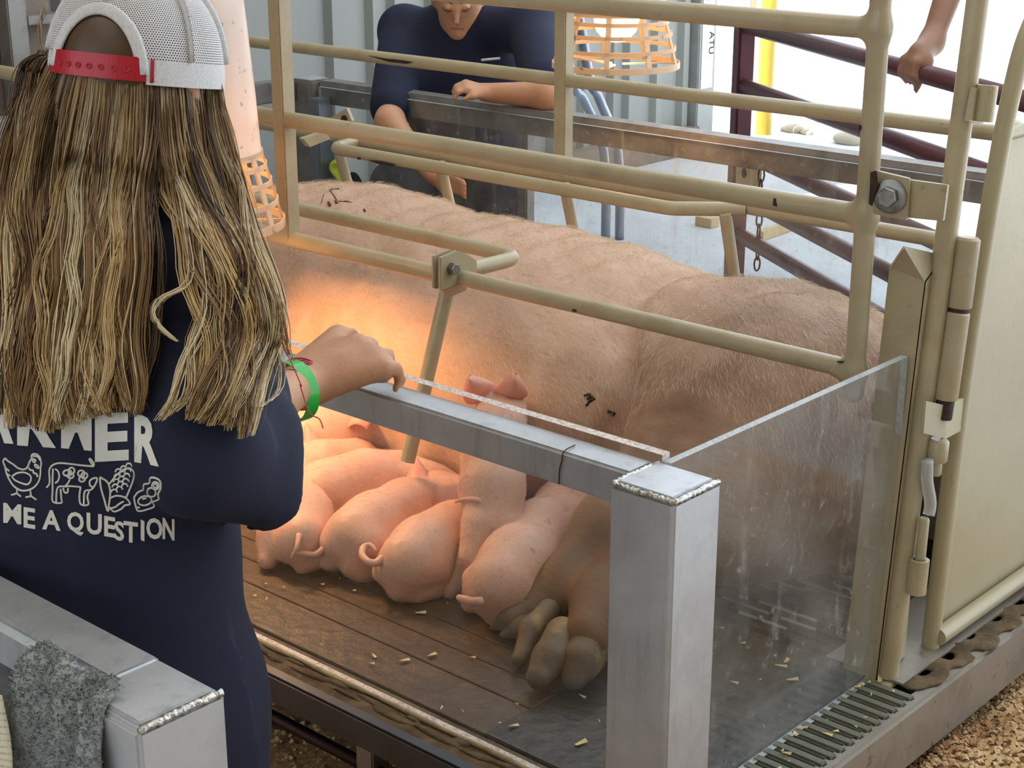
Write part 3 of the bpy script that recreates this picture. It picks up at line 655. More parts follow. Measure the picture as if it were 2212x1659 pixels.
ctube('gate_bottom_tube', [PX(2026, 1376, xg + .012), Vector((xg + .012, top_y, PX(2026, 1376, xg + .012).z))], .0152, gate_f, m=MT['cream2'])
ctube('gate_top_tube', [PX(2170, 292, xg), Vector((xg, top_y, PX(2170, 292, xg).z))], .011, gate_f, m=MT['cream2'])
# hinge collars, pin and latch hardware along the gap
xh = -1.122
def hcyl(name, u0, v0, u1, v1, r, hollow=False, m=cm):
    a, b = PX(u0, v0, xh), PX(u1, v1, xh); L = (a - b).length; ax = (a - b).normalized()
    prof = [(r * .001, 0), (r, 0), (r, L), (r * .62, L), (r * .6, L - .012), (.0001, L - .012)] if hollow else [(.0001, 0), (r * .92, 0), (r, .002), (r, L - .004), (r * .8, L), (.0001, L)]
    return MB().lathe(prof, b, ax, 20).build(name, m, cr, auto=.7)
hcyl('hinge_collar', 2133, 184, 2122, 262, .0165, True)
MB().bar(PX(2095, 225, xh - .01), PX(2125, 232, xh - .01), .008, .05).build('hinge_web', cm, cr)
hcyl('hinge_barrel', 2092, 512, 2072, 664, .0192)
MB().lathe([(.0001, 0), (.0165, 0), (.0165, .012), (.0001, .012)], PX(2070, 674, xh), (0, .06, 1), 20).build('hinge_pin', MT['chip'], cr, auto=.7)
hcyl('hinge_barrel', 2070, 672, 2043, 862, .0188)
hcyl('hinge_pin', 2044, 855, 2036, 905, .0145, m=MT['chip'])
bx = [PX(u, v, xh + .004) for u, v in ((2001, 866), (2043, 876), (2043, 948), (1995, 936))]
hb = MB().prism([bx[0], bx[1], bx[2], bx[3]], (-.004, 0, 0)).build('latch_strap', MT['cream2'], cr)
MB().prism([bx[1], PX(2091, 856, xh - .02), PX(2086, 925, xh - .02), bx[2]], (-.004, 0, 0)).build('strap_side', MT['cream2'], hb)
hcyl('hinge_collar', 2029, 948, 2023, 996, .0165)
hcyl('hinge_pin', 2022, 990, 2019, 1025, .0105, m=MT['cream'])
MT['poly'] = mat('clear_plastic_sleeve', srgb(222, 224, 222), .15, trans=.5, ior=1.3)
MB().tube(spline([PX(2003, 995, xh), PX(2003, 1040, xh), PX(2010, 1085, xh), PX(2006, 1112, xh)], 5), .010, 10).build('plastic_sleeve', MT['poly'], cr, smooth=True)
hcyl('latch_rod', 1997, 1118, 1987, 1215, .0085, m=MT['cream2'])
hcyl('latch_socket', 1986, 1208, 1978, 1280, .0165, True)
# low grey board with a dark strip below, behind the sow's rear
lb = MB().box((-1.47, 2.64, D + .055), (-1.25, 2.665, D + .2)).build('low_board', MT['darkwall'], cr, bevel=.003)
MB().box((-1.47, 2.63, D + .001), (-1.25, 2.64, D + .06)).build('dark_strip', MT['ink'], lb)

# ================================================================== heat lamps
MT['lampglass'] = None
def translucent(name, colr, mixf, rough=.3):
    m = bpy.data.materials.new(name); m.use_nodes = True; nt = m.node_tree; nt.nodes.clear()
    out = nt.nodes.new('ShaderNodeOutputMaterial'); tl = nt.nodes.new('ShaderNodeBsdfTranslucent'); tl.inputs[0].default_value = colr
    pb = nt.nodes.new('ShaderNodeBsdfPrincipled'); pb.inputs['Roughness'].default_value = rough
    tc = nt.nodes.new('ShaderNodeTexCoord'); nz = nt.nodes.new('ShaderNodeTexNoise'); nz.inputs['Scale'].default_value = 45; nz.inputs['Detail'].default_value = 5; nt.links.new(tc.outputs['Object'], nz.inputs['Vector'])
    mr = nt.nodes.new('ShaderNodeMapRange'); mr.inputs[1].default_value = .63; mr.inputs[2].default_value = .72; mr.inputs[4].default_value = .6; nt.links.new(nz.outputs[0], mr.inputs[0])
    mc = nt.nodes.new('ShaderNodeMix'); mc.data_type = 'RGBA'; mc.inputs[6].default_value = colr; mc.inputs[7].default_value = srgb(120, 92, 66); nt.links.new(mr.outputs[0], mc.inputs[0]); nt.links.new(mc.outputs[2], pb.inputs['Base Color'])
    nt.links.new(mc.outputs[2], tl.inputs[0])
    mx = nt.nodes.new('ShaderNodeMixShader'); mx.inputs[0].default_value = mixf; nt.links.new(pb.outputs[0], mx.inputs[1]); nt.links.new(tl.outputs[0], mx.inputs[2]); nt.links.new(mx.outputs[0], out.inputs[0]); return m
MT['lamp_body'] = translucent('milky_lamp_plastic', srgb(244, 234, 226), .32)
MT['lamp_guard'] = translucent('lamp_guard_plastic', srgb(240, 216, 184), .35)
MT['bulb'] = mat('red_hot_bulb', srgb(255, 190, 110), .3, emit=((1.0, .54, .20, 1), 6.0))
MT['cord'] = mat('black_cord', srgb(30, 30, 30), .5)
def heat_lamp(c, label, power):
    """c = centre of the bottom rim"""
    c = Vector(c); L = empty('heat_lamp', c, label, 'heat lamp')
    MB().lathe([(.128, .135), (.126, .16), (.122, .24), (.112, .38), (.107, .44), (.098, .458), (.05, .462), (.02, .464), (.02, .461), (.05, .459), (.095, .455), (.104, .44), (.109, .38), (.119, .24), (.123, .16), (.125, .135), (.128, .135)], c, (0, 0, 1), 36).build('lamp_body', MT['lamp_body'], L, smooth=True)
    def gr(z): return .165 + (.128 - .165) * (z / .135)
    for z, h in ((.0, .016), (.042, .010), (.08, .010), (.112, .010), (.135, .012)):
        r = gr(z); MB().lathe([(r, z - h / 2), (r + .003, z - h / 2), (r + .003, z + h / 2), (r, z + h / 2), (r, z - h / 2)], c, (0, 0, 1), 36).build('guard_ring', MT['lamp_guard'], L, auto=.8)
    for k in range(9):
        a = 2 * math.pi * k / 9 + .35; e = Vector((math.cos(a), math.sin(a), 0))
        MB().bar(c + e * gr(0) + Vector((0, 0, -.004)), c + e * gr(.14) + Vector((0, 0, .14)), .014, .004, e).build('guard_rib', MT['lamp_guard'], L)
    for k in range(3):
        a = 2 * math.pi * k / 3 + .9; e = Vector((math.cos(a), math.sin(a), 0))
        MB().bar(c + e * .02, c + e * .163, .012, .004).build('guard_spoke', MT['lamp_guard'], L)
    MB().lathe([(.0001, 0.055), (.03, .06), (.052, .085), (.06, .115), (.045, .17), (.024, .23), (.02, .27), (.0001, .27)], c, (0, 0, 1), 24).build('bulb', MT['bulb'], L, smooth=True)
    MB().lathe([(.0001, .27), (.026, .27), (.026, .34), (.0001, .34)], c, (0, 0, 1), 16).build('socket', MT['cord'], L, auto=.7)
    MB().tube([c + Vector((0, 0, .33)), c + Vector((0, 0, 3.35))], .004, 6).build('cord', MT['cord'], L)
    s = light('heat_lamp_glow', 'SPOT', c + Vector((0, 0, .05)), power, (1.0, .52, .22), spot_size=math.radians(135), spot_blend=.5, shadow_soft_size=.05)
    s.parent = L; s.location = (0, 0, .05)
    g = light('heat_lamp_bulb_glow', 'POINT', (0, 0, 0), power * .02, (1.0, .6, .25), shadow_soft_size=.05); g.parent = L; g.location = (0, 0, .135)
    return L
heat_lamp(PD(430, 480, 3.2), 'milky plastic heat lamp with flared guard hanging close beside near crate upright', 34)
heat_lamp(PD(1330, 138, 4.29), 'milky plastic heat lamp with flared guard hanging by the far fence', 13)
# ================================================================== skin materials
def skin_extra(dirt_col, cx=None, wdt=.4, amt=.6):
    """dirty tint that grows along +x (the sow lies in her own dirt at that end)"""
    def fn(nt, b, tc, c_in):
        sp = nt.nodes.new('ShaderNodeSeparateXYZ'); nt.links.new(tc.outputs['Object'], sp.inputs[0])
        mr = nt.nodes.new('ShaderNodeMapRange'); mr.inputs[1].default_value = cx - wdt; mr.inputs[2].default_value = cx + wdt; nt.links.new(sp.outputs[0], mr.inputs[0])
        nz = nt.nodes.new('ShaderNodeTexNoise'); nz.inputs['Scale'].default_value = 7; nz.inputs['Detail'].default_value = 7; nt.links.new(tc.outputs['Object'], nz.inputs['Vector'])
        mz = nt.nodes.new('ShaderNodeMapRange'); mz.inputs[1].default_value = .3; mz.inputs[2].default_value = .7; mz.inputs[3].default_value = .35; nt.links.new(nz.outputs[0], mz.inputs[0])
        ml = nt.nodes.new('ShaderNodeMath'); ml.operation = 'MULTIPLY'; nt.links.new(mr.outputs[0], ml.inputs[0]); nt.links.new(mz.outputs[0], ml.inputs[1])
        my = nt.nodes.new('ShaderNodeMapRange'); my.inputs[1].default_value = -.42; my.inputs[2].default_value = -.62; my.inputs[4].default_value = 1.5; nt.links.new(sp.outputs[1], my.inputs[0])
        xx = nt.nodes.new('ShaderNodeMath'); xx.operation = 'GREATER_THAN'; xx.inputs[1].default_value = .4; nt.links.new(sp.outputs[0], xx.inputs[0])
        mm = nt.nodes.new('ShaderNodeMath'); mm.operation = 'MULTIPLY'; nt.links.new(my.outputs[0], mm.inputs[0]); nt.links.new(xx.outputs[0], mm.inputs[1])
        ma = nt.nodes.new('ShaderNodeMath'); ma.operation = 'MAXIMUM'; nt.links.new(mm.outputs[0], ma.inputs[0]); nt.links.new(ml.outputs[0], ma.inputs[1])
        m3 = nt.nodes.new('ShaderNodeMath'); m3.operation = 'MULTIPLY'; m3.inputs[1].default_value = amt; m3.use_clamp = True; nt.links.new(ma.outputs[0], m3.inputs[0])
        mx = nt.nodes.new('ShaderNodeMix'); mx.data_type = 'RGBA'; nt.links.new(m3.outputs[0], mx.inputs[0]); nt.links.new(c_in, mx.inputs[6]); mx.inputs[7].default_value = dirt_col
        nt.links.new(mx.outputs[2], b.inputs['Base Color'])
    return fn
MT['sow'] = mat('sow_skin', srgb(204, 168, 144), .62, noise=[(3, srgb(184, 150, 120), .7, .4, .65), (16, srgb(212, 182, 162), .5, .5, .7), (90, srgb(150, 112, 88), .4, .55, .72, (.3, 1, 1))],
                bump=(80, .12, (.3, 1, 1)), extra=skin_extra(srgb(118, 87, 60), .46, .17, .9))
MT['bristle'] = mat('sow_bristle', srgb(244, 226, 200), .4, noise=[(5, srgb(222, 194, 158), .6, .4, .65)])
MT['hoof'] = mat('hoof_horn', srgb(120, 98, 72), .6, noise=[(12, srgb(84, 68, 52), .7, .4, .6), (9, srgb(176, 146, 74), .7, .58, .7)], bump=(40, .3))
MT['scab'] = mat('dark_scab', srgb(80, 32, 22), .7)
MT['muck'] = mat('dark_muck', srgb(40, 28, 24), .8)
MT['pig'] = mat('piglet_skin', srgb(228, 182, 158), .52, noise=[(12, srgb(212, 156, 132), .6, .42, .65), (60, srgb(200, 140, 116), .35, .58, .74), (26, srgb(150, 100, 80), .5, .66, .76)], bump=(90, .12), sss=(.12, (.9, .35, .2), .008))
MT['pig2'] = mat('piglet_skin_grubby', srgb(216, 174, 152), .55, noise=[(9, srgb(200, 146, 122), .7, .42, .62), (30, srgb(140, 84, 70), .55, .6, .72)], bump=(90, .14), sss=(.2, (.9, .35, .2), .012))
MT['pigear'] = mat('piglet_ear_skin', srgb(234, 172, 154), .5, noise=[(14, srgb(216, 138, 122), .6, .42, .65)])
MT['fuzz'] = mat('piglet_fuzz', srgb(244, 222, 204), .5)
MT['eye'] = mat('dark_eye', srgb(24, 18, 16), .15)

# ================================================================== sow
sow = empty('sow', (-2.3, 2.62, D), 'large pink sow lying on her side nursing piglets inside crate', 'pig')
Z = D
sp = [ell((-2.40, 2.67, Z + .235), (.84, .355, .252), .10),
      ell((-2.95, 2.70, Z + .235), (.42, .33, .262), .10),
      ell((-2.25, 2.52, Z + .19), (.70, .27, .20), .10),
      ell((-1.72, 2.66, Z + .238), (.36, .34, .236), .04),                 # pelvis and rump
      ell((-1.60, 2.52, Z + .262), (.25, .29, .234), .03),                    # upper ham
      ell((-1.56, 2.40, Z + .16), (.20, .24, .16), .08),
      ell((-1.46, 2.56, Z + .20), (.15, .22, .19), .08),
      cap((-3.20, 2.70, Z + .22), (-3.52, 2.62, Z + .20), .21, .16, .12),   # neck
      ell((-3.58, 2.60, Z + .18), (.19, .16, .155), .08),
      cap((-3.66, 2.56, Z + .15), (-3.88, 2.50, Z + .11), .115, .072, .06),  # snout
      ell((-3.90, 2.49, Z + .11), (.022, .062, .062), .02)]
# hind legs stretched towards the front boards
sp += chain([(-1.58, 2.34, Z + .17), (-1.60, 2.14, Z + .115), (-1.565, 1.985, Z + .080), (-1.535, 1.90, Z + .06)], [.135, .078, .050, .042], .05)
sp += chain([(-1.62, 2.34, Z + .24), (-1.67, 2.13, Z + .13), (-1.675, 2.01, Z + .070), (-1.69, 1.945, Z + .045)], [.135, .070, .042, .036], .045)
# fore legs
sp += chain([(-3.00, 2.46, Z + .17), (-2.98, 2.20, Z + .08), (-3.06, 1.98, Z + .05)], [.13, .065, .042], .06)
sp += chain([(-3.12, 2.46, Z + .22), (-3.2, 2.25, Z + .16), (-3.26, 2.06, Z + .06)], [.13, .07, .042], .06)
# udder: two rows of mammary swellings
for i in range(6):
    x = -2.92 + i * .165
    sp.append(ell((x, 2.305 + .012 * (i % 2), Z + .10), (.095, .085, .085), .05))
    sp.append(ell((x + .05, 2.34, Z + .20), (.085, .075, .07), .05))
    sp.append(cap((x, 2.235, Z + .10), (x - .004, 2.20, Z + .095), .017, .009, .018))
    sp.append(cap((x + .05, 2.275, Z + .205), (x + .046, 2.25, Z + .20), .015, .008, .018))
# flank crease between belly and ham: find the hide along its line first, then cut it in
_pre = bvh_of(sdf_mesh('pre', sp, .02, 1)); _cr = []
for u, v in ((1478, 590), (1400, 618), (1366, 655), (1350, 720), (1345, 800), (1338, 870), (1325, 930), (1308, 995)):
    h_ = _pre.ray_cast(Vector(EYE), Vector(ray(u, v)).normalized())
    if h_[0] is not None: _cr.append(np.array(h_[0] + h_[1] * .004))
_cw = [.006, .012, .018, .026, .031, .032, .031, .028]
sp += [cap(_cr[i], _cr[i + 1], _cw[i], _cw[i + 1], .03, True) for i in range(len(_cr) - 1)]
for pix in (((1395, 905), (1450, 890), (1500, 905)), ((1400, 940), (1450, 925), (1500, 940))):      # skin folds on the ham
    q3 = [_pre.ray_cast(Vector(EYE), Vector(ray(u, v)).normalized()) for u, v in pix]
    q3 = [np.array(h[0] + h[1] * .006) for h in q3 if h[0] is not None]
    sp += [cap(q3[i], q3[i + 1], .009, .009, .02, True) for i in range(len(q3) - 1)]
def sow_disp(P, Fq):
    w = .0035 * np.sin(P[:, 0] * 31 + P[:, 1] * 13) * np.sin(P[:, 1] * 27 + P[:, 2] * 19) + .002 * np.sin(P[:, 0] * 71 + 3 * np.sin(P[:, 2] * 23))
    Q = P.copy(); Q[:, 2] += w * (P[:, 2] > Z + .05); Q[:, 2] = np.maximum(Q[:, 2], Z + .002); return Q
sow_me = sdf_mesh('body', sp, .0105, 2, sow_disp)
sow_bvh = bvh_of(sow_me); s_pts, s_nrm = surf_samples(sow_me, 105000, 5)
sow_body = link_mesh('body', sow_me, MT['sow'], sow, smooth=True)
# bristles combed towards the rump
sel = (s_nrm[:, 2] > -.1) & (s_pts[:, 2] > Z + .1) & ((s_pts[:, 1] > 2.27) | (s_pts[:, 0] < -1.95)); s_pts, s_nrm = s_pts[sel], s_nrm[sel]
rg = np.random.default_rng(9); n = len(s_pts)
keep = rg.random(n) < np.clip(.35 + .9 * (s_pts[:, 2] - Z - .25) / .25 + .2 * (s_pts[:, 0] > -1.95), .15, 1) * np.clip(.3 + s_nrm[:, 2], .3, 1); s_pts, s_nrm = s_pts[keep], s_nrm[keep]; n = len(s_pts)
flow = np.tile(np.array([.8, -.25, -.55]), (n, 1)) + rg.normal(0, .28, (n, 3))
ham = s_pts[:, 0] > -1.9
flow[ham] += np.array([.0, -.5, -.2])
flow -= s_nrm * (flow * s_nrm).sum(1, keepdims=True); flow /= np.maximum(np.linalg.norm(flow, axis=1, keepdims=True), 1e-6)
L = (.013 + .019 * rg.random(n))[:, None]
d1 = flow + s_nrm * (.20 + .22 * rg.random((n, 1)))
p1 = s_pts + d1 * L * .5; p2 = p1 + (flow + s_nrm * .05) * L * .55
paths = np.stack([s_pts - s_nrm * .002, p1, p2], 1); rad = np.tile(np.array([.00024, .00021, .00008]), (n, 1))
hb_ = link_mesh('bristles', strands_mesh('bristles', paths, rad), MT['bristle'], sow); hb_['kind'] = 'stuff'
# ears, eye
def ear(parent, base, tip, side, w, m, name='ear', curl=.2, thick=.004):
    """leaf-shaped ear from base to tip, width w, side = direction across"""
    base = Vector(base); tip = Vector(tip); ax = tip - base; sd = Vector(side); sd = (sd - ax * (sd.dot(ax) / ax.length_squared)).normalized(); nr = ax.cross(sd).normalized()
    kx = [0, .15, .35, .6, .8, .93, 1]; kw = [.42, .50, .48, .36, .22, .11, .02]
    prof = [(t / 17, float(np.interp(t / 17, kx, kw))) for t in range(18)]; NC = 11
    vs = []; fs = []
    for lay in (0, 1):
        for (t, hw) in prof:
            for j in range(NC):
                q = (j - NC // 2) / (NC // 2); off = curl * w * (q * q) - curl * w * .9 * math.sin(t * 2.2)
                vs.append(base + ax * t + sd * (q * hw * w) + nr * (off + lay * thick * (1 - .7 * t)))
    R_, C_ = len(prof), NC
    for lay in (0, 1):
        for i in range(R_ - 1):
            for j in range(C_ - 1):
                a = lay * R_ * C_ + i * C_ + j; q = (a, a + 1, a + C_ + 1, a + C_); fs.append(q if lay == 0 else q[::-1])
    K = R_ * C_; loop = [i for i in range(C_)] + [i * C_ + C_ - 1 for i in range(1, R_)] + [(R_ - 1) * C_ + j for j in range(C_ - 2, -1, -1)] + [i * C_ for i in range(R_ - 2, 0, -1)]
    for i in range(len(loop)): a, b = loop[i], loop[(i + 1) % len(loop)]; fs.append((a, K + a, K + b, b))
    return MB().add(vs, fs).build(name, m, parent, smooth=True)
ear(sow, (-3.50, 2.64, Z + .31), (-3.66, 2.48, Z + .36), (1, .3, .2), .15, MT['sow'], curl=.2, thick=.008)
ear(sow, (-3.50, 2.50, Z + .22), (-3.60, 2.28, Z + .14), (1, .3, .2), .15, MT['sow'], curl=.2, thick=.008)
me = sdf_mesh('eye', [ell((-3.66, 2.47, Z + .235), (.014, .012, .012), .004)], .004); link_mesh('eye', me, MT['eye'], sow, smooth=True)
# hooves: claws and dew claws seen from behind
def claw(pts, rs, parent=sow, m=None): 
    me = sdf_mesh('claw', chain(pts, rs, .012), .0045, 2); return link_mesh('hoof_claw', me, m or MT['hoof'], parent, smooth=True)
def q_(u, v, h): return tuple(PZ(u, v, D + h))
claw([q_(1215, 1370, .055), q_(1190, 1425, .045), q_(1165, 1462, .032)], [.030, .031, .022])
claw([q_(1268, 1375, .055), q_(1255, 1430, .045), q_(1240, 1462, .030)], [.029, .031, .022])
claw([q_(1185, 1318, .06), q_(1148, 1360, .045), q_(1122, 1425, .020)], [.020, .020, .014])
claw([q_(1305, 1390, .05), q_(1280, 1430, .03), q_(1252, 1466, .014)], [.020, .018, .010])
claw([q_(1150, 1318, .045), q_(1105, 1336, .034), q_(1062, 1356, .016)], [.028, .022, .006])
claw([q_(1168, 1342, .035), q_(1125, 1356, .026), q_(1085, 1372, .012)], [.024, .019, .007])
for k_, pts in enumerate((((-3.06, 1.98, Z + .045), (-3.08, 1.93, Z + .025)), ((-3.26, 2.06, Z + .05), (-3.29, 2.01, Z + .025)))): claw(list(pts), [.04, .022])
# scratches and muck spots, thin raised scabs on the hide
def on_sow(u, v):
    r = Vector(ray(u, v)).normalized(); h = sow_bvh.ray_cast(Vector(EYE), r)
    return (h[0] + h[1] * .0015) if h[0] is not None else None
def mark(pix, r, m, name='scab'):
    pts = [on_sow(u, v) for u, v in pix]
    if any(p is None for p in pts): return
    if len(pts) == 1: pts.append(pts[0] + Vector((.002, 0, 0)))
    MB().tube(pts, [r * (.6 + .4 * math.sin(math.pi * (i + .5) / len(pts))) for i in range(len(pts))], 6, flat=.5).build(name, m, sow, smooth=True)
mark([(709, 438), (714, 446)], .0042, MT['scab']); mark([(725, 434), (728, 440)], .0042, MT['scab']); mark([(786, 453), (789, 458)], .003, MT['scab'])
mark([(712, 413), (716, 410), (733, 409)], .0022, MT['scab']); mark([(732, 436), (748, 436), (760, 438)], .0016, MT['scab']); mark([(714, 414), (722, 424), (728, 434)], .0014, MT['scab']); mark([(700, 420), (694, 440)], .0014, MT['scab'])
mark([(1262, 855), (1274, 852), (1284, 862), (1274, 868), (1266, 878)], .004, MT['muck'], 'muck'); mark([(1312, 888), (1328, 893), (1322, 899)], .004, MT['muck'], 'muck')
mark([(1268, 862), (1280, 857)], .003, MT['muck'], 'muck')

# ================================================================== piglets
def piglet(label, spine, radii, legs=(), ears=(), tail=None, m='pig', nose=True, extra=(), eyes=()):
    """spine: points rump -> snout with radii; legs: chains of (point, radius)"""
    base = Vector(spine[0]); base.z = D
    T = empty('piglet', base, label, 'piglet', 'piglets nursing along the sow')
    pr = chain(spine, radii, .03)
    for lg in legs: pr += chain([p for p, r in lg], [r * 1.08 for p, r in lg], .011)
    pr += list(extra)
    def fl_(P, Fq): Q = P.copy(); Q[:, 2] = np.maximum(Q[:, 2], D + .001); return Q
    me = sdf_mesh('body', pr, .0052, 2, fl_)
    fp, fn = surf_samples(me, 4200, int(abs(spine[0][0]) * 1000)); g_ = np.random.default_rng(int(abs(spine[0][1]) * 999)); dr = np.array(spine[0]) - np.array(spine[-1]); dr /= np.linalg.norm(dr)
    tt = dr[None] + g_.normal(0, .3, fp.shape); tt -= fn * (tt * fn).sum(1, keepdims=True); tt /= np.maximum(np.linalg.norm(tt, axis=1, keepdims=True), 1e-6)
    fpth = np.stack([fp, fp + (tt + fn * .4) * .0035, fp + (tt * 1.9 + fn * .5) * .0042], 1)
    link_mesh('body', me, MT[m], T, smooth=True)
    fo = link_mesh('fuzz', strands_mesh('fuzz', fpth, np.tile(np.array([.00013, .00011, .00004]), (len(fp), 1))), MT['fuzz'], T); fo['kind'] = 'stuff'
    if nose:
        a, b = Vector(spine[-2]), Vector(spine[-1]); d = (b - a).normalized(); r = radii[-1]
        MB().lathe([(.0001, 0), (r * .95, 0), (r * .98, .005), (r * .8, .009), (.0001, .009)], b + d * (r * .7), d, 16).build('snout_disc', MT['pigear'], T, smooth=True)
    for e in ears: ear(T, *e, MT['pigear'], curl=.25, thick=.003)
    if tail: MB().tube(spline(tail[0], 6), lerp_list(tail[1], len(spline(tail[0], 6))), 8).build('tail', MT[m], T, smooth=True)
    for e in eyes:
        link_mesh('eye', sdf_mesh('eye', [ell(e, (.0055, .0055, .005), .002)], .002), MT['eye'], T, smooth=True)
    return T
V3 = lambda *a: Vector(a)
def zz(u, v, h): return PZ(u, v, D + h)
# 1: rump beside the shirt
piglet('pale piglet at the front boards, its rump half hidden by navy shirt',
       [(-2.195, 1.850, D + .060), (-2.25, 1.90, D + .070), (-2.34, 1.97, D + .075), (-2.42, 2.03, D + .07), (-2.50, 2.09, D + .06), (-2.57, 2.13, D + .055)], [.050, .056, .057, .050, .040, .018],
       legs=[[((-2.20, 1.835, D + .05), .036), ((-2.165, 1.855, D + .03), .024), ((-2.175, 1.835, D + .013), .016)], [((-2.25, 1.83, D + .05), .034), ((-2.235, 1.80, D + .02), .018)], [((-2.40, 1.97, D + .05), .028), ((-2.40, 1.92, D + .015), .014)]],
       ears=[((-2.44, 2.09, D + .105), (-2.49, 2.13, D + .15), (1, .5, 0), .045)], tail=([(-2.165, 1.82, D + .085), (-2.15, 1.80, D + .07), (-2.155, 1.79, D + .05)], [.006, .004, .002]))
# 2: long bright piglet under the finger bar
piglet('long bright piglet lying below the hanging crate bar, one ear raised',
       [tuple(zz(650, 1082, .075)), tuple(zz(710, 1062, .08)), tuple(zz(790, 1042, .085)), tuple(zz(860, 1035, .08)), (-2.175, 2.175, D + .075), (-2.13, 2.225, D + .07)], [.056, .060, .062, .052, .042, .020],
       legs=[[(tuple(zz(660, 1100, .06)), .036), (tuple(zz(650, 1130, .03)), .022), (tuple(zz(690, 1150, .012)), .014)], [(tuple(zz(820, 1070, .05)), .030), (tuple(zz(850, 1090, .015)), .014)]],
       ears=[(tuple(zz(893, 1050, .115)), tuple(zz(905, 996, .135)), (.9, .3, .2), .052)], tail=None)
# 3: straight tail
piglet('pink piglet with a straight tail stretched out to the side',
       [tuple(zz(768, 1160, .068)), tuple(zz(810, 1135, .072)), tuple(zz(875, 1100, .075)), tuple(zz(945, 1075, .07)), (-2.075, 2.155, D + .075), (-2.03, 2.22, D + .07)], [.060, .060, .055, .048, .040, .020],
       legs=[[(tuple(zz(790, 1180, .06)), .045), (tuple(zz(768, 1218, .03)), .026), (tuple(zz(785, 1236, .016)), .018), (tuple(zz(800, 1240, .013)), .014)], [(tuple(zz(730, 1180, .055)), .036), (tuple(zz(715, 1205, .03)), .022), (tuple(zz(730, 1220, .012)), .014)], [(tuple(zz(930, 1110, .05)), .028), (tuple(zz(930, 1140, .015)), .014)]],
       tail=([tuple(zz(722, 1160, .075)), tuple(zz(700, 1185, .06)), tuple(zz(680, 1198, .05)), tuple(zz(650, 1195, .05)), tuple(zz(622, 1192, .052))], [.0085, .007, .006, .005, .0035]))
# 4: curly tail
piglet('pale piglet with a curled tail crouching at the front of the row',
       [tuple(zz(888, 1215, .064)), tuple(zz(920, 1190, .068)), tuple(zz(965, 1160, .07)), (-1.99, 2.06, D + .07), (-1.985, 2.15, D + .07), (-1.98, 2.21, D + .065)], [.060, .062, .055, .048, .040, .020],
       legs=[[(tuple(zz(925, 1225, .05)), .045), (tuple(zz(870, 1268, .026)), .024), (tuple(zz(905, 1280, .016)), .017), (tuple(zz(945, 1276, .013)), .014)], [(tuple(zz(850, 1235, .045)), .036), (tuple(zz(860, 1268, .02)), .020)], [(tuple(zz(965, 1190, .05)), .028), (tuple(zz(968, 1215, .015)), .014)]],
       tail=([tuple(zz(826, 1206, .082)), tuple(zz(812, 1216, .078)), tuple(zz(794, 1213, .08)), tuple(zz(782, 1198, .086)), tuple(zz(786, 1182, .092)), tuple(zz(800, 1178, .094)), tuple(zz(812, 1190, .088))], [.008, .0075, .007, .0065, .006, .005, .003]))
# 5: climbing piglet
piglet('grubby piglet standing upright against the udder with ears above the rail',
       [(-1.872, 2.035, D + .130), (-1.902, 2.065, D + .175), (-1.938, 2.11, D + .215), (-1.975, 2.165, D + .245), (-2.015, 2.215, D + .257), (-2.06, 2.275, D + .245)], [.050, .056, .054, .046, .044, .022],
       legs=[[((-1.875, 2.015, D + .12), .042), ((-1.865, 1.975, D + .075), .026), ((-1.885, 1.965, D + .035), .018), ((-1.897, 1.948, D + .012), .017)],
             [((-1.845, 2.04, D + .11), .040), ((-1.83, 2.02, D + .065), .024), ((-1.835, 2.005, D + .012), .016)],
             [((-1.955, 2.16, D + .22), .030), ((-1.945, 2.215, D + .185), .018)], [((-1.99, 2.12, D + .23), .030), ((-2.01, 2.17, D + .17), .018)]],
       ears=[(tuple(PY(1045, 866, 2.185)), tuple(PY(1012, 812, 2.165)), (.744, .668, -.2), .07), (tuple(PY(1100, 872, 2.215)), tuple(PY(1112, 808, 2.20)), (.744, .668, .1), .068)],
       tail=([tuple(PY(1058, 1092, 2.02)), tuple(PY(1030, 1080, 2.0)), tuple(PY(1005, 1078, 2.0)), tuple(PY(984, 1084, 2.0))], [.006, .005, .004, .0025]), m='pig2')
# 6: rump towards the hooves
piglet('pale pink piglet lying beside the muddy hind hooves',
       [tuple(zz(1084, 1266, .068)), tuple(zz(1122, 1222, .076)), tuple(zz(1172, 1160, .080)), tuple(zz(1222, 1100, .080)), (-1.80, 2.25, D + .085), (-1.82, 2.31, D + .09)], [.064, .069, .066, .056, .042, .022],
       legs=[[(tuple(zz(1110, 1290, .05)), .044), (tuple(zz(1082, 1325, .026)), .024), (tuple(zz(1050, 1318, .013)), .014)], [(tuple(zz(1040, 1262, .05)), .036), (tuple(zz(1020, 1300, .02)), .02)], [(tuple(zz(1225, 1160, .05)), .030), (tuple(zz(1235, 1185, .015)), .015)]],
       tail=([tuple(zz(1040, 1300, .085)), tuple(zz(1018, 1300, .080)), tuple(zz(1000, 1294, .078)), tuple(zz(990, 1290, .076))], [.009, .0085, .0075, .005]), m='pig2')
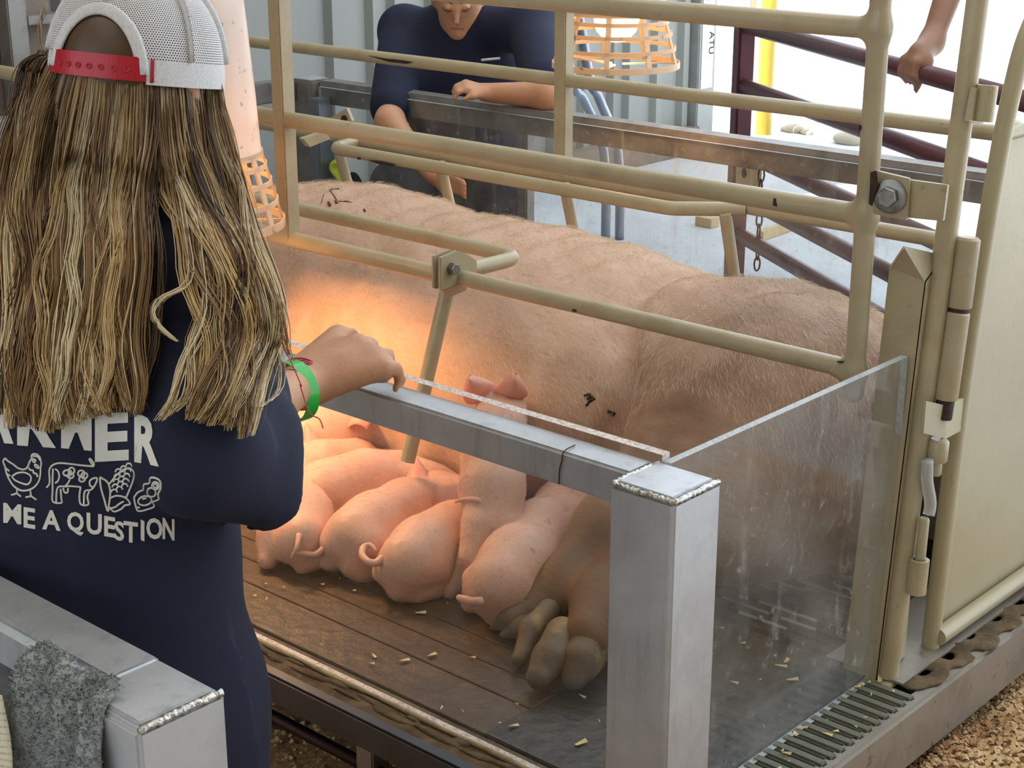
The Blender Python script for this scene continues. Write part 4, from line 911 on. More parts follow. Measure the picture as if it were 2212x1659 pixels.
# 7, 8: under the lamp
piglet('glowing orange-lit piglet pressed to the udder under the heat lamp',
       [tuple(zz(640, 950, .10)), tuple(zz(690, 940, .105)), tuple(zz(735, 935, .105)), tuple(zz(775, 935, .10)), tuple(zz(800, 925, .105)), tuple(zz(822, 918, .105))], [.056, .060, .056, .046, .038, .018],
       legs=[[(tuple(zz(690, 960, .08)), .036), (tuple(zz(720, 985, .05)), .020)], [(tuple(zz(765, 955, .08)), .030), (tuple(zz(780, 985, .05)), .017)]],
       ears=[(tuple(zz(770, 915, .15)), tuple(zz(790, 880, .17)), (.9, .3, 0), .05)])
piglet('orange-lit piglet lying low between two littermates under the lamp',
       [tuple(zz(610, 1035, .065)), tuple(zz(655, 1020, .07)), tuple(zz(700, 1008, .072)), tuple(zz(745, 1000, .07)), tuple(zz(775, 990, .07)), tuple(zz(800, 980, .07))], [.048, .052, .050, .042, .035, .016],
       legs=[[(tuple(zz(640, 1050, .05)), .034), (tuple(zz(650, 1070, .02)), .018)]])
# ================================================================== people: shared materials
MT['skin'] = mat('tan_skin', srgb(196, 146, 112), .5, noise=[(14, srgb(182, 128, 96), .5, .4, .65), (70, srgb(160, 108, 80), .25, .55, .72)], bump=(120, .06), sss=(.15, (.9, .35, .2), .01))
MT['navy'] = mat('navy_cotton', srgb(16, 23, 50), .85, noise=[(5, srgb(12, 17, 40), .6, .4, .65), (240, srgb(24, 31, 60), .4, .5, .7)], bump=(300, .06))
MT['print'] = mat('white_print', srgb(226, 226, 220), .7, noise=[(10, srgb(200, 200, 192), .5, .4, .65)])
def root_tint(nt, b, tc, c_in):
    # natural brown roots near the cap, lightened lengths
    sp = nt.nodes.new('ShaderNodeSeparateXYZ'); nt.links.new(tc.outputs['Object'], sp.inputs[0])
    mr = nt.nodes.new('ShaderNodeMapRange'); mr.inputs[1].default_value = 1.10; mr.inputs[2].default_value = 1.28; mr.inputs[4].default_value = .6; nt.links.new(sp.outputs[2], mr.inputs[0])
    mx = nt.nodes.new('ShaderNodeMix'); mx.data_type = 'RGBA'; nt.links.new(mr.outputs[0], mx.inputs[0]); nt.links.new(c_in, mx.inputs[6]); mx.inputs[7].default_value = srgb(104, 80, 56); nt.links.new(mx.outputs[2], b.inputs['Base Color'])
MT['hair_a'] = mat('hair_brown', srgb(84, 63, 43), .38, noise=[(40, srgb(66, 48, 32), .5, .4, .65)])
MT['hair_b'] = mat('hair_dark_blond', srgb(156, 122, 80), .36, noise=[(40, srgb(124, 98, 64), .5, .4, .65)], extra=root_tint)
MT['hair_c'] = mat('hair_blond', srgb(220, 190, 134), .34, noise=[(40, srgb(176, 146, 98), .5, .4, .65)], extra=root_tint)
MT['hair_d'] = mat('hair_pale_highlight', srgb(246, 230, 192), .34, noise=[(40, srgb(210, 190, 150), .5, .4, .65)], extra=root_tint)
MT['cap_white'] = mat('white_twill', srgb(214, 214, 216), .8, noise=[(300, srgb(190, 190, 194), .5, .45, .6)], bump=(400, .2))
MT['red'] = mat('red_plastic', srgb(178, 28, 48), .35, noise=[(20, srgb(150, 20, 40), .4, .45, .65)])
MT['green'] = mat('green_wristband', srgb(52, 186, 66), .25)
MT['pink'] = mat('pink_string', srgb(200, 96, 112), .8)
MT['jean'] = mat('dark_trousers', srgb(34, 38, 52), .85, noise=[(60, srgb(46, 52, 70), .5, .45, .65)])

# ================================================================== girl at the fence
gf = np.array((-.242, .970, 0)); gr_ = np.array((.970, .242, 0)); gax = np.array([gr_, gf, (0, 0, 1)])
def gpt(x, y, z, c=(-1.60, 1.0)): return (c[0] + gr_[0] * x + gf[0] * y, c[1] + gr_[1] * x + gf[1] * y, z)
girl = empty('person', (-1.58, 1.0, 0), 'person with long blond hair in navy printed shirt and white mesh cap leaning on fence', 'person')
HC = np.array((-1.645, 1.165, 1.296))
hf = np.array((-.454, .891, 0)); hr = np.array((.891, .454, 0)); hax = np.array([hr, hf, (0, 0, 1)])     # the head is turned a little more than the trunk
# shirt ---------------------------------------------------------------
SR = np.array(gpt(.135, .10, 1.07)); SL = np.array(gpt(-.175, .08, 1.085)); EL = np.array(PD(556, 890, 2.0)); WR = np.array((-1.700, 1.445, .828))
shp = [ell(gpt(0, .0, .44), (.245, .175, .46), .08, gax), ell(gpt(0, .02, .90), (.205, .135, .27), .10, gax), cap(SL, SR, .072, .072, .07),
       cap(SR, PD(545, 885, 1.965), .066, .046, .05), cap(PD(440, 800, 1.84), PD(556, 920, 1.90), .055, .036, .05),
       cap(PD(430, 930, 1.80), PD(566, 975, 1.87), .070, .036, .05), cap(PD(450, 1010, 1.80), PD(566, 1085, 1.86), .060, .030, .05), cap(PD(590, 905, 1.885), PD(598, 1090, 1.865), .020, .020, .03),
       cap(SL, gpt(-.30, .12, .88), .078, .072, .05), cap(gpt(-.30, .12, .88), gpt(-.30, .20, .80), .075, .07, .04),
       cap(gpt(0, .13, 1.10), gpt(-.02, .16, 1.155), .075, .062, .05)]
def shirt_disp(P, Fq):
    x = (P[:, 0] - -1.6) * gr_[0] + (P[:, 1] - 1.0) * gr_[1]; z = P[:, 2]; y = (P[:, 0] - -1.6) * gf[0] + (P[:, 1] - 1.0) * gf[1]
    w = .011 * np.sin(x * 34 + 7 * z + 2.2 * np.sin(z * 7)) * np.clip((.86 - z) / .22, 0, 1) * np.clip((x + .16) / .2, .15, 1) + .006 * np.sin((x + .7 * z) * 46 + 1.5 * np.sin(x * 17)) * np.clip((x + .02) / .15, 0, 1)
    w *= np.where((x < .1) & (z > .8) & (z < 1.0) & (y < 0), .25, 1.0)
    Q = P.copy(); back = np.where(y < .02, -1.0, 1.0)
    Q[:, 0] += back * gf[0] * w; Q[:, 1] += back * gf[1] * w; return Q
shirt_me = sdf_mesh('shirt', shp, .0115, 2, shirt_disp)
bm = bmesh.new(); bm.from_mesh(shirt_me); bmesh.ops.delete(bm, geom=[v for v in bm.verts if v.co.z < .47 + .012 * math.sin(v.co.x * 20)], context='VERTS'); bm.to_mesh(shirt_me); bm.free()      # open hem
shirt_bvh = bvh_of(shirt_me)
shirt = link_mesh('shirt', shirt_me, MT['navy'], girl, smooth=True)
# body: head, neck, arms with hand, legs -------------------------------
bp = [ell(HC + (0, 0, .0), (.078, .094, .115), .03, hax), ell(HC + hf * .03 - (0, 0, .07), (.062, .07, .07), .03, hax),
      cap(HC + hf * .092 - (0, 0, .035), HC + hf * .112 - (0, 0, .055), .008, .014, .012),          # nose
      cap(HC + gr_ * .078 - (0, 0, .03), HC + gr_ * .082 + gf * -.01, .012, .016, .008), cap(HC - gr_ * .078 - (0, 0, .03), HC - gr_ * .082 + gf * -.01, .012, .016, .008),
      cap(HC - gf * .02 - (0, 0, .07), gpt(-.02, .13, 1.12), .05, .055, .04),
      cap(SL, SR, .055, .055, .05), cap(gpt(0, .1, 1.05), gpt(0, .02, .6), .11, .12, .08)]
bp += chain([SR, EL, WR], [.044, .036, .0265], .03)
bp += chain([SL, gpt(-.30, .12, .88), gpt(-.26, .34, .84)], [.046, .040, .028], .03)
for s in (-1, 1): bp += chain([gpt(s * .09, 0, .62), gpt(s * .10, .02, .42), gpt(s * .10, .0, .10), gpt(s * .10, .08, .04)], [.10, .062, .045, .04], .04)
# right hand resting on the rail
KN = [np.array(PZ(730, 722, .868)), np.array(PZ(772, 742, .866)), np.array(PZ(806, 766, .856)), np.array(PZ(828, 795, .842))]
for i, k_ in enumerate(KN):
    bp.append(cap(WR + (KN[3] - KN[0]) * (i / 3 - .5) * .35, k_, .023, .0165, .02))
    fw = np.array((.10, 1.0, 0)); fw /= np.linalg.norm(fw); L1, L2 = (.024, .026) if i < 3 else (.020, .020)
    j1 = k_ + fw * L1 + np.array((.004, 0, -.004)); j2 = j1 + fw * .008 + np.array((0, 0, -L2)); j3 = j2 + np.array((0, -.014, -.010))
    bp += [cap(k_, j1, .0105, .0095, .006), cap(j1, j2, .0095, .008, .005), cap(j2, j3, .008, .007, .005)]
bp += [cap(WR + (0, .02, -.002), PZ(745, 770, .845), .026, .022, .02), cap(WR + (0, .02, -.004), PZ(735, 800, .838), .024, .020, .02), cap(PZ(735, 800, .838), PZ(800, 812, .822), .017, .012, .02)]
bp += [cap(PZ(700, 770, .842), PZ(718, 740, .826), .014, .0105, .012), cap(PZ(718, 740, .826), PZ(742, 728, .812), .0105, .0085, .006)]   # thumb on the far side
body_me = sdf_mesh('body', [p for p in bp], .0068, 2); link_mesh('body', body_me, MT['skin'], girl, smooth=True)
# trousers and shoes (behind the fence)
tr_ = [ell(gpt(0, 0, .60), (.17, .125, .16), .05, gax)]
for s in (-1, 1): tr_ += chain([gpt(s * .09, 0, .58), gpt(s * .10, .02, .40), gpt(s * .10, .0, .10)], [.105, .072, .06], .04)
link_mesh('trousers', sdf_mesh('trousers', tr_, .013), MT['jean'], girl, smooth=True)
for s in (-1, 1): link_mesh('shoe', sdf_mesh('shoe', [cap(gpt(s * .10, -.03, .045), gpt(s * .11, .15, .035), .045, .036, .02)], .008), MT['cap_white'], girl, smooth=True)
# wristband and strings -------------------------------------------------
fa = (WR - EL) / np.linalg.norm(WR - EL); wc = EL + (WR - EL) * .80
e1 = np.cross(fa, (0, 0, 1)); e1 /= np.linalg.norm(e1); e2 = np.cross(e1, fa)
wb = MB(); rr_ = .0375
bax = fa * .72 + np.array((.744, .668, .22)) * .62; bax /= np.linalg.norm(bax); rr_ = .0415; wc = wc + np.array((0, 0, -.004))
wb.lathe([(rr_, -.011), (rr_ + .0016, -.011), (rr_ + .0016, .011), (rr_, .011), (rr_, -.011)], tuple(wc), tuple(bax), 36)
wb.build('wristband', MT['green'], girl, auto=.7)
wc2 = WR - fa * .015
for k_ in range(3):
    pts = [Vector(wc2 + fa * (.006 * k_ + .004 * math.sin(3 * t + k_)) + (e1 * math.cos(t) + e2 * math.sin(t)) * (.033 + .002 * k_)) for t in [j * math.pi / 12 for j in range(25)]]
    MB().tube(pts, .0014, 6, cap=False).build('string_bracelet', MT['pink'], girl, smooth=True)
MB().tube(spline([PD(648, 830, 2.08), PD(668, 890, 2.075), PD(690, 905, 2.07), PD(698, 925, 2.07)], 5), .0009, 5).build('string_end', MT['pink'], girl, smooth=True)
MB().tube(spline([PD(652, 835, 2.08), PD(628, 780, 2.07), PD(606, 735, 2.06)], 5), .0009, 5).build('string_end', MT['pink'], girl, smooth=True)

# shirt print -----------------------------------------------------------
FWD = Vector(RW[:, 2])
def on_mesh(bvh, u, v, lift=.0012):
    r = Vector(ray(u, v)).normalized(); h = bvh.ray_cast(Vector(EYE), r)
    return None if h[0] is None else h[0] - r * lift
def letter(ch_, x0, x1, y0, y1, skew=0.0, name='printed_letter'):
    cu = bpy.data.curves.new('tx', 'FONT'); cu.body = ch_; cu.size = 1; cu.offset = .04 if y1 - y0 > 80 else .03; cu.resolution_u = 3
    ob = bpy.data.objects.new('tx', cu); col.objects.link(ob); dg = bpy.context.evaluated_depsgraph_get(); me = bpy.data.meshes.new_from_object(ob.evaluated_get(dg))
    bpy.data.objects.remove(ob); bpy.data.curves.remove(cu)
    bm = bmesh.new(); bm.from_mesh(me); bmesh.ops.triangulate(bm, faces=bm.faces)
    for _ in range(2):
        bmesh.ops.subdivide_edges(bm, edges=[e for e in bm.edges if e.calc_length() > .12], cuts=1); bmesh.ops.triangulate(bm, faces=bm.faces)
    xs = [v.co.x for v in bm.verts]; ys = [v.co.y for v in bm.verts]; ax0, ax1, ay0, ay1 = min(xs), max(xs), min(ys), max(ys)
    bad = []
    for v in bm.verts:
        tx = (v.co.x - ax0) / max(ax1 - ax0, 1e-6); ty = (v.co.y - ay0) / max(ay1 - ay0, 1e-6)
        p = on_mesh(shirt_bvh, x0 + (x1 - x0) * tx, y1 + (y0 - y1) * ty + skew * (tx - .5))
        if p is None: bad.append(v)
        else: v.co = p
    bmesh.ops.delete(bm, geom=bad, context='VERTS'); bm.to_mesh(me); bm.free(); me.materials.clear()
    if len(me.polygons): link_mesh(name, me, MT['print'], shirt)
for ch_, x0, x1, y1, sk in (('F', -128, -62, 946, 6), ('A', -55, 29, 956, 6), ('R', 37, 121, 965, 6), ('M', 132, 198, 971, 6), ('E', 205, 278, 996, -4), ('R', 290, 343, 1003, 10)): letter(ch_, x0, x1, y1 - 104, y1, sk)
for ch_, x0, x1, y0, y1 in (('A', -108, -70, 1072, 1116), ('S', -64, -38, 1076, 1120), ('K', -33, -2, 1080, 1124), ('M', 7, 46, 1088, 1131), ('E', 51, 76, 1097, 1141), ('A', 91, 131, 1102, 1145), ('Q', 145, 181, 1106, 1156), ('U', 187, 220, 1109, 1155), ('E', 225, 249, 1116, 1160), ('S', 247, 268, 1126, 1168), ('T', 267, 298, 1127, 1172), ('I', 304, 312, 1124, 1168), ('O', 316, 351, 1119, 1165), ('N', 351, 377, 1120, 1166)): letter(ch_, x0, x1, y0, y1, 4)
def icon(name, strokes, r=.0011):
    mb = MB()
    for st in strokes:
        st = [(p.x, p.y) for p in spline([(a / 5.267, 940 + b / 5.267, 0) for a, b in st], 4)]
        fine = []
        for i in range(len(st) - 1):
            n_ = max(int(math.hypot(st[i + 1][0] - st[i][0], st[i + 1][1] - st[i][1]) / 5), 1)
            fine += [(st[i][0] + (st[i + 1][0] - st[i][0]) * j / n_, st[i][1] + (st[i + 1][1] - st[i][1]) * j / n_) for j in range(n_)]
        fine.append(st[-1]); pts = [on_mesh(shirt_bvh, u, v, .0004) for u, v in fine]; pts = [p for p in pts if p is not None]
        if len(pts) > 1: mb.tube(pts, r, 5)
    if mb.v: mb.build(name, MT['print'], shirt)
def circ(cx, cy, rx, ry, a0=0, a1=360, n=18, rot=0):
    o_ = []
    for i in range(n + 1):
        t = math.radians(a0 + (a1 - a0) * i / n); x, y = rx * math.cos(t), ry * math.sin(t); c, s = math.cos(math.radians(rot)), math.sin(math.radians(rot)); o_.append((cx + x * c - y * s, cy + x * s + y * c))
    return o_
icon('chicken_print', [[(60, 262), (38, 300), (60, 360), (75, 430), (110, 510), (160, 580), (230, 625), (300, 630), (380, 600), (440, 530), (460, 450), (462, 380), (470, 330), (465, 290), (455, 250), (420, 218), (375, 215), (358, 245), (375, 262)],
                      [(60, 262), (100, 300), (150, 330), (200, 370), (260, 390), (310, 370), (340, 300), (370, 260)], [(150, 460), (200, 430), (280, 425), (345, 460), (350, 520), (310, 560), (230, 540), (170, 510), (140, 475), (150, 460)],
                      circ(390, 290, 16, 16), [(395, 330), (430, 345), (440, 375), (405, 360), (395, 330)], [(330, 370), (345, 395), (375, 400), (385, 430), (415, 440), (430, 475)],
                      [(60, 370), (110, 410)], [(80, 440), (120, 465)], [(195, 610), (190, 660), (130, 680)], [(190, 660), (240, 700)], [(345, 630), (350, 690), (295, 705)], [(350, 690), (415, 735)], [(375, 235), (430, 245), (455, 285)]])
icon('cow_print', [[(1065, 355), (1000, 350), (900, 340), (780, 325), (680, 318), (610, 335), (570, 375), (560, 430), (565, 500), (560, 560), (530, 595)], [(605, 380), (600, 500), (600, 640), (595, 720), (615, 765), (700, 770), (700, 720), (690, 610)],
                  [(640, 765), (655, 600), (740, 585), (800, 580), (920, 590)], [(735, 585), (770, 550), (795, 505)], [(920, 590), (905, 690), (920, 785), (1005, 790), (995, 700), (1015, 640)], [(955, 785), (965, 640), (1040, 620), (1090, 550), (1105, 490), (1060, 492), (1025, 520), (1025, 570), (1055, 590)],
                  circ(620, 465, 55, 80, -80, 80), circ(770, 430, 48, 34), circ(815, 405, 34, 36), circ(805, 460, 34, 30), circ(925, 435, 38, 34), circ(960, 460, 36, 34), circ(935, 500, 34, 30), [(1060, 350), (1020, 280), (1030, 270), (1070, 320), (1065, 355)], [(720, 600), (735, 650), (770, 650), (775, 600)]])
kern = []
for i in range(5):
    for j in range(3):
        cx_, cy_ = 1290 + j * 70 + i * 12 - (j * 10), 650 - i * 58 - j * 32
        kern.append(circ(cx_ + 10, cy_, 34, 34, 180, 360, 8))
icon('corn_print', [[(1240, 560), (1330, 450), (1400, 395), (1470, 375), (1520, 410), (1525, 480), (1500, 560), (1450, 680), (1430, 720)], [(1240, 560), (1210, 520), (1160, 490), (1140, 485), (1150, 600), (1190, 740), (1225, 860), (1250, 830), (1300, 870), (1380, 840), (1420, 800), (1480, 785), (1450, 730), (1400, 700), (1320, 690), (1250, 720)],
                   [(1240, 560), (1255, 640), (1250, 720), (1235, 830)], [(1250, 830), (1310, 820), (1360, 780), (1410, 755)]] + kern)
icon('pea_pod_print', [[(1530, 700), (1570, 650), (1630, 620), (1640, 560), (1700, 545), (1710, 490), (1760, 485), (1820, 520), (1830, 600), (1800, 670), (1805, 730), (1740, 760), (1755, 810), (1690, 840), (1580, 865), (1550, 820), (1530, 740), (1530, 700)], circ(1650, 745, 78, 52, rot=-12), circ(1725, 650, 52, 46, rot=50), circ(1770, 575, 40, 42), circ(1770, 575, 20, 22), [(1625, 725), (1665, 715)], [(1565, 815), (1590, 830)]])

# hair --------------------------------------------------------------------
hb_p = [ell(HC - hf * .010 + (0, 0, .005), (.084, .100, .112), .03, hax), ell(HC - hf * .045 - (0, 0, .09), (.082, .055, .11), .04, hax)]
hair_base_me = sdf_mesh('hair', hb_p, .009, 2)
allv = [v.co.copy() for v in shirt_me.vertices]; off = Vector(girl.location)
# (meshes were re-based to the girl's origin when linked; bring the collision copy back to world space)
cv = [v + off for v in allv]; nv0 = len(cv); cf = [tuple(p.vertices) for p in shirt_me.polygons]
cv += [v.co.copy() for v in hair_base_me.vertices]; cf += [tuple(i + nv0 for i in p.vertices) for p in hair_base_me.polygons]
hair_bvh = BVHTree.FromPolygons(cv, cf)
def hdepth(u, v, dflt):
    r = Vector(ray(u, v)).normalized(); h = hair_bvh.ray_cast(Vector(EYE), r)
    if h[0] is None: return dflt
    return min(max((h[0] - Vector(EYE)).dot(FWD), 1.66), 2.0)
hrg = np.random.default_rng(21)
NP = 22
guides = []                    # (pixel path, spread px, strands, tone weights, lift)
def G(path, spread, n, tone, lift=.010): guides.append((path, spread, n, tone, lift))
tones = [(.30, .42, .22, .06), (.12, .38, .38, .12), (.06, .24, .46, .24), (.50, .36, .14, .0), (.18, .44, .30, .08)]
def rimv(u): return float(np.interp(u, [80, 105, 135, 200, 262, 350, 430, 470], [112, 122, 138, 157, 171, 183, 178, 166]))
# left mass
for i in range(46):
    s = (i + .5) / 46; ru = 92 + 245 * s; rv = rimv(ru) - 10
    tu = -22 + 325 * s ** .95 + hrg.normal(0, 7); tv = 905 + 18 * math.sin(s * 5.2) + hrg.normal(0, 9) - 26 * (s < .15)
    bul = -58 * math.exp(-(s * 3.2) ** 2)
    w = hrg.normal(0, 13, 4)
    G([(ru, rv), (ru + bul * .75 - 8 * (1 - s), rv + 110), (ru * .72 + tu * .28 + bul * .9 + w[0], 420), (ru * .45 + tu * .55 + bul * .6 + w[1], 590), (ru * .2 + tu * .8 + bul * .3 + w[2], 740), (tu + w[3] * .5 - 4, 840), (tu + 12 * math.sin(i * 1.7), tv)], 9, 64, tones[i % 5], .012 + .006 * (i % 3))
# right mass, sweeping outwards
for i in range(26):
    s = (i + .5) / 26; ru = 335 + 132 * s; rv = rimv(ru) - 10
    tu = 415 + 135 * s + hrg.normal(0, 9); tv = 905 + 22 * s + hrg.normal(0, 10)
    w = hrg.normal(0, 13, 4)
    G([(ru, rv), (ru + 6 + 14 * s, 300), (ru + 22 + 26 * s + w[0], 420), (ru * .5 + tu * .5 + 52 + w[1], 560), (tu + 42 - 10 * s + w[2], 700), (tu + 34 - 20 * s + w[3], 810), (tu - 8 + 10 * math.sin(i * 2.1), tv)], 8, 60, tones[(i * 2 + 1) % 5], .014 + .006 * (i % 3))
# the curls that cross the gap, and loose wisps
G([(345, 190), (362, 330), (398, 450), (415, 560), (398, 618), (348, 642), (328, 672), (345, 705), (388, 738)], 5, 34, tones[2], .022)
G([(350, 190), (372, 330), (420, 480), (452, 600), (425, 720), (405, 790), (375, 850), (332, 910)], 5, 40, tones[2], .022)
G([(360, 190), (380, 350), (440, 500), (440, 640), (418, 760), (400, 850), (362, 900)], 5, 36, tones[1], .022)
G([(318, 188), (322, 330), (336, 470), (350, 560), (352, 640), (330, 760), (300, 860)], 3, 14, tones[3], .02)
G([(462, 190), (500, 320), (528, 470), (560, 610), (592, 700), (606, 770), (590, 850), (548, 880)], 5, 18, tones[4], .03)
G([(460, 190), (496, 300), (524, 430), (566, 590), (612, 700), (640, 780)], 10, 16, tones[2], .03)
G([(464, 192), (505, 330), (515, 450), (540, 560), (590, 660), (622, 760)], 12, 14, tones[4], .03)
G([(104, 124), (92, 92), (90, 50), (100, 10)], 3, 5, tones[2], .0)
G([(108, 122), (84, 124), (58, 152), (46, 240), (28, 360), (10, 480)], 9, 46, tones[0], .004)
G([(108, 122), (90, 130), (70, 170), (62, 260), (48, 380), (30, 520)], 9, 46, tones[4], .008)
paths, rads, tn = [], [], []
for (pp, spread, n, tone, lift) in guides:
    sp_ = [(p[0], p[1]) for p in [(v.x, v.y) for v in spline([(a, b, 0) for a, b in pp], 6)]]
    wa, wp, wl = hrg.uniform(3, 11), hrg.random() * 6.28, hrg.uniform(170, 320); sp_ = [(u + wa * min(max((v - 260) / 260, 0), 1) * math.sin(v / wl * 6.28 + wp), v) for u, v in sp_]
    k = len(sp_); idx = np.linspace(0, k - 1, NP); U = np.interp(idx, range(k), [p[0] for p in sp_]); Vv = np.interp(idx, range(k), [p[1] for p in sp_])
    dep = []; last = 1.95
    for u, v in zip(U, Vv): last = hdepth(u, v, last); dep.append(last)
    dep = np.array(dep)
    for _ in range(3): dep[1:-1] = np.minimum(dep[1:-1], (dep[:-2] + dep[1:-1] * 2 + dep[2:]) / 4)
    tl = np.clip(np.linspace(0, 1, NP) * 7 - .6, -.6, 1)
    base = np.array([PD(u, v, d - (lift if b > 0 else .010) * b) for u, v, d, b in zip(U, Vv, dep, tl)])
    rgt, dwn, fw_ = RW[:, 0], RW[:, 1], RW[:, 2]
    t = np.linspace(0, 1, NP)
    main = hrg.choice(4, p=tone)
    for j in range(n):
        o1 = hrg.normal(0, spread * .00052); o2 = abs(hrg.normal(0, .006)); ph = hrg.random() * 6.28; am = .0042 * hrg.random() ** 2 + .0008; fq = 5 + 11 * hrg.random()
        env = .35 + .65 * np.sin(np.pi * np.clip(t * .9 + .08, 0, 1)); fan = 1 + .8 * t ** 3 * hrg.normal(0, .6)
        q = base + rgt[None] * (o1 * env * fan + am * np.sin(fq * t + ph) * t)[:, None] - fw_[None] * (o2 * env * np.clip(t * 6, .2, 1))[:, None]
        cut = 1 - .13 * hrg.random() ** 2; q = np.stack([np.interp(t * cut, t, q[:, a]) for a in range(3)], 1)
        paths.append(q); r0 = .00062 + .0003 * hrg.random(); rads.append(r0 * (1 - .55 * t ** 4)); tn.append(hrg.choice(4, p=tone) if hrg.random() < .3 else main)
hme = strands_mesh('hair', paths, rads)
mi = np.repeat(np.array(tn, np.int32), (NP - 1) * 3); hme.polygons.foreach_set('material_index', mi)
hb2 = link_mesh('hair', hair_base_me, MT['hair_a'], girl, smooth=True)
ho = link_mesh('hair_strands', hme, [MT['hair_a'], MT['hair_b'], MT['hair_c'], MT['hair_d']], hb2); ho['kind'] = 'stuff'

# cap ---------------------------------------------------------------------
def net(name):
    m = bpy.data.materials.new(name); m.use_nodes = True; nt = m.node_tree; b = nt.nodes['Principled BSDF']; b.inputs['Base Color'].default_value = srgb(216, 216, 218); b.inputs['Roughness'].default_value = .8
    uv = nt.nodes.new('ShaderNodeUVMap'); out = nt.nodes['Material Output']; tr = nt.nodes.new('ShaderNodeBsdfTransparent')
    br_ = nt.nodes.new('ShaderNodeTexBrick'); br_.inputs['Scale'].default_value = 1.0; br_.inputs['Mortar Size'].default_value = .125; br_.inputs['Brick Width'].default_value = .5; br_.inputs['Row Height'].default_value = .5; br_.inputs['Mortar Smooth'].default_value = .1
    mp = nt.nodes.new('ShaderNodeMapping'); mp.inputs['Scale'].default_value = (95, 34, 1); nt.links.new(uv.outputs[0], mp.inputs[0]); nt.links.new(mp.outputs[0], br_.inputs['Vector'])
    mx = nt.nodes.new('ShaderNodeMixShader'); nt.links.new(br_.outputs['Fac'], mx.inputs[0]); nt.links.new(tr.outputs[0], mx.inputs[1]); nt.links.new(b.outputs[0], mx.inputs[2]); nt.links.new(mx.outputs[0], out.inputs[0]); return m
MT['net'] = net('white_cap_net')
CF, CRr = .114, .099; capo = MB().tube([(0, 0, 0), (0, 0, .001)], .001, 3)
cu_ = np.array((0, 0, 1.)) ; cfx = hf * .985 + cu_ * -.15; cfx /= np.linalg.norm(cfx); crx = hr + cu_ * -.06; crx /= np.linalg.norm(crx); cux = np.cross(crx, cfx)      # cap tipped slightly forward
CC = HC + np.array((0, 0, -.006))
def dome(th, ph, k=1.0):
    """th: 0 = back, +90 = right; ph: 0 rim .. 90 top"""
    a = math.radians(th); p = math.radians(ph); c = math.cos(p) ** .75
    return Vector(CC + k * (crx * (CRr * math.sin(a) * c) - cfx * (CF * math.cos(a) * c)) + cux * (k * .125 * math.sin(p) ** .95))
def in_open(th, ph): 
    th = (th + 180) % 360 - 180
    return (th / 33.0) ** 2 + ((ph - 1) / 37.0) ** 2 < 1 and ph > 11
def dome_mesh(name, ths, phs, m, parent, keep, k=1.0, thick=.0015, uvs=True):
    me = bpy.data.meshes.new(name); vs, fs, uv = [], [], []
    for th in ths:
        for ph in phs: vs.append(dome(th, ph, k)); uv.append((th / 360, ph / 90))
    n_ = len(phs)
    for i in range(len(ths) - 1):
        for j in range(n_ - 1):
            tm, pm = (ths[i] + ths[i + 1]) / 2, (phs[j] + phs[j + 1]) / 2
            if keep(tm, pm): fs.append((i * n_ + j, (i + 1) * n_ + j, (i + 1) * n_ + j + 1, i * n_ + j + 1))
    me.from_pydata(vs, [], fs); L_ = me.uv_layers.new(name='UVMap')
    for lp in me.loops: L_.data[lp.index].uv = uv[lp.vertex_index]
    return link_mesh(name, me, m, parent, smooth=True)
ths = [i * 3 for i in range(-60, 61)]; phs = [i * 3 for i in range(0, 31)]
capob = dome_mesh('cap', ths, phs, MT['net'], girl, lambda t, p: not in_open(t, p) and p > 11 and abs((t + 180) % 360 - 180) < 125)
dome_mesh('sweat_band', [i * 2 for i in range(-90, 91)], [0, 3, 6, 9, 12], MT['cap_white'], capob, lambda t, p: abs(t) > 36, 1.006)
dome_mesh('front_panel', ths, phs, MT['cap_white'], capob, lambda t, p: abs((t + 180) % 360 - 180) >= 122, 1.004)
# seams and the arch trim
for th in (66, -66, 124, -124, 0): 
    p0_ = 12 if th else 42
    MB().tube([dome(th, p, 1.01) for p in range(p0_, 91, 6)], .0065 if abs(th) != 0 else .007, 6, flat=.25, up=tuple(dome(th, 45, 1.3) - dome(th, 45, 1.0))).build('seam_tape', MT['cap_white'], capob, smooth=True)
arch = [dome(33.5 * math.cos(math.radians(a)) , 1 + 37 * math.sin(math.radians(a)), 1.008) for a in range(5, 176, 5)]
MB().tube(arch, .0075, 8, flat=.4).build('arch_trim', MT['cap_white'], capob, smooth=True)
# red snap strap
sv, sf = [], []
for i, th in enumerate(range(-36, 37, 3)):
    for ph in (1.0, 12.5): sv.append(dome(th, ph, 1.012)); sv.append(dome(th, ph, 1.030))
for i in range(24):
    a = i * 4; b = a + 4; sf += [(a, b, b + 2, a + 2), (a + 1, a + 3, b + 3, b + 1), (a, a + 1, b + 1, b), (a + 2, b + 2, b + 3, a + 3)]
sf += [(0, 2, 3, 1), (96, 97, 99, 98)]
stp = MB().add(sv, sf).build('snap_strap', MT['red'], capob, bevel=.0008)
for i in range(7):
    th = -24 + i * 8; c_ = dome(th, 6, 1.031); nn = (dome(th, 6, 1.3) - dome(th, 6, 1.0)).normalized()
    MB().lathe([(.0034, -.001), (.0034, .0008), (.0022, .0008), (.002, -.0005), (.0001, -.0005)], c_, nn, 12).build('snap_hole', MT['red'], stp, smooth=True)
for th in (38, -38):
    MB().tube([dome(th + 1.5, p, 1.012) for p in (1, 4, 7, 10, 12)], .0024, 6, flat=.4).build('red_stitching', MT['red'], capob, smooth=True)
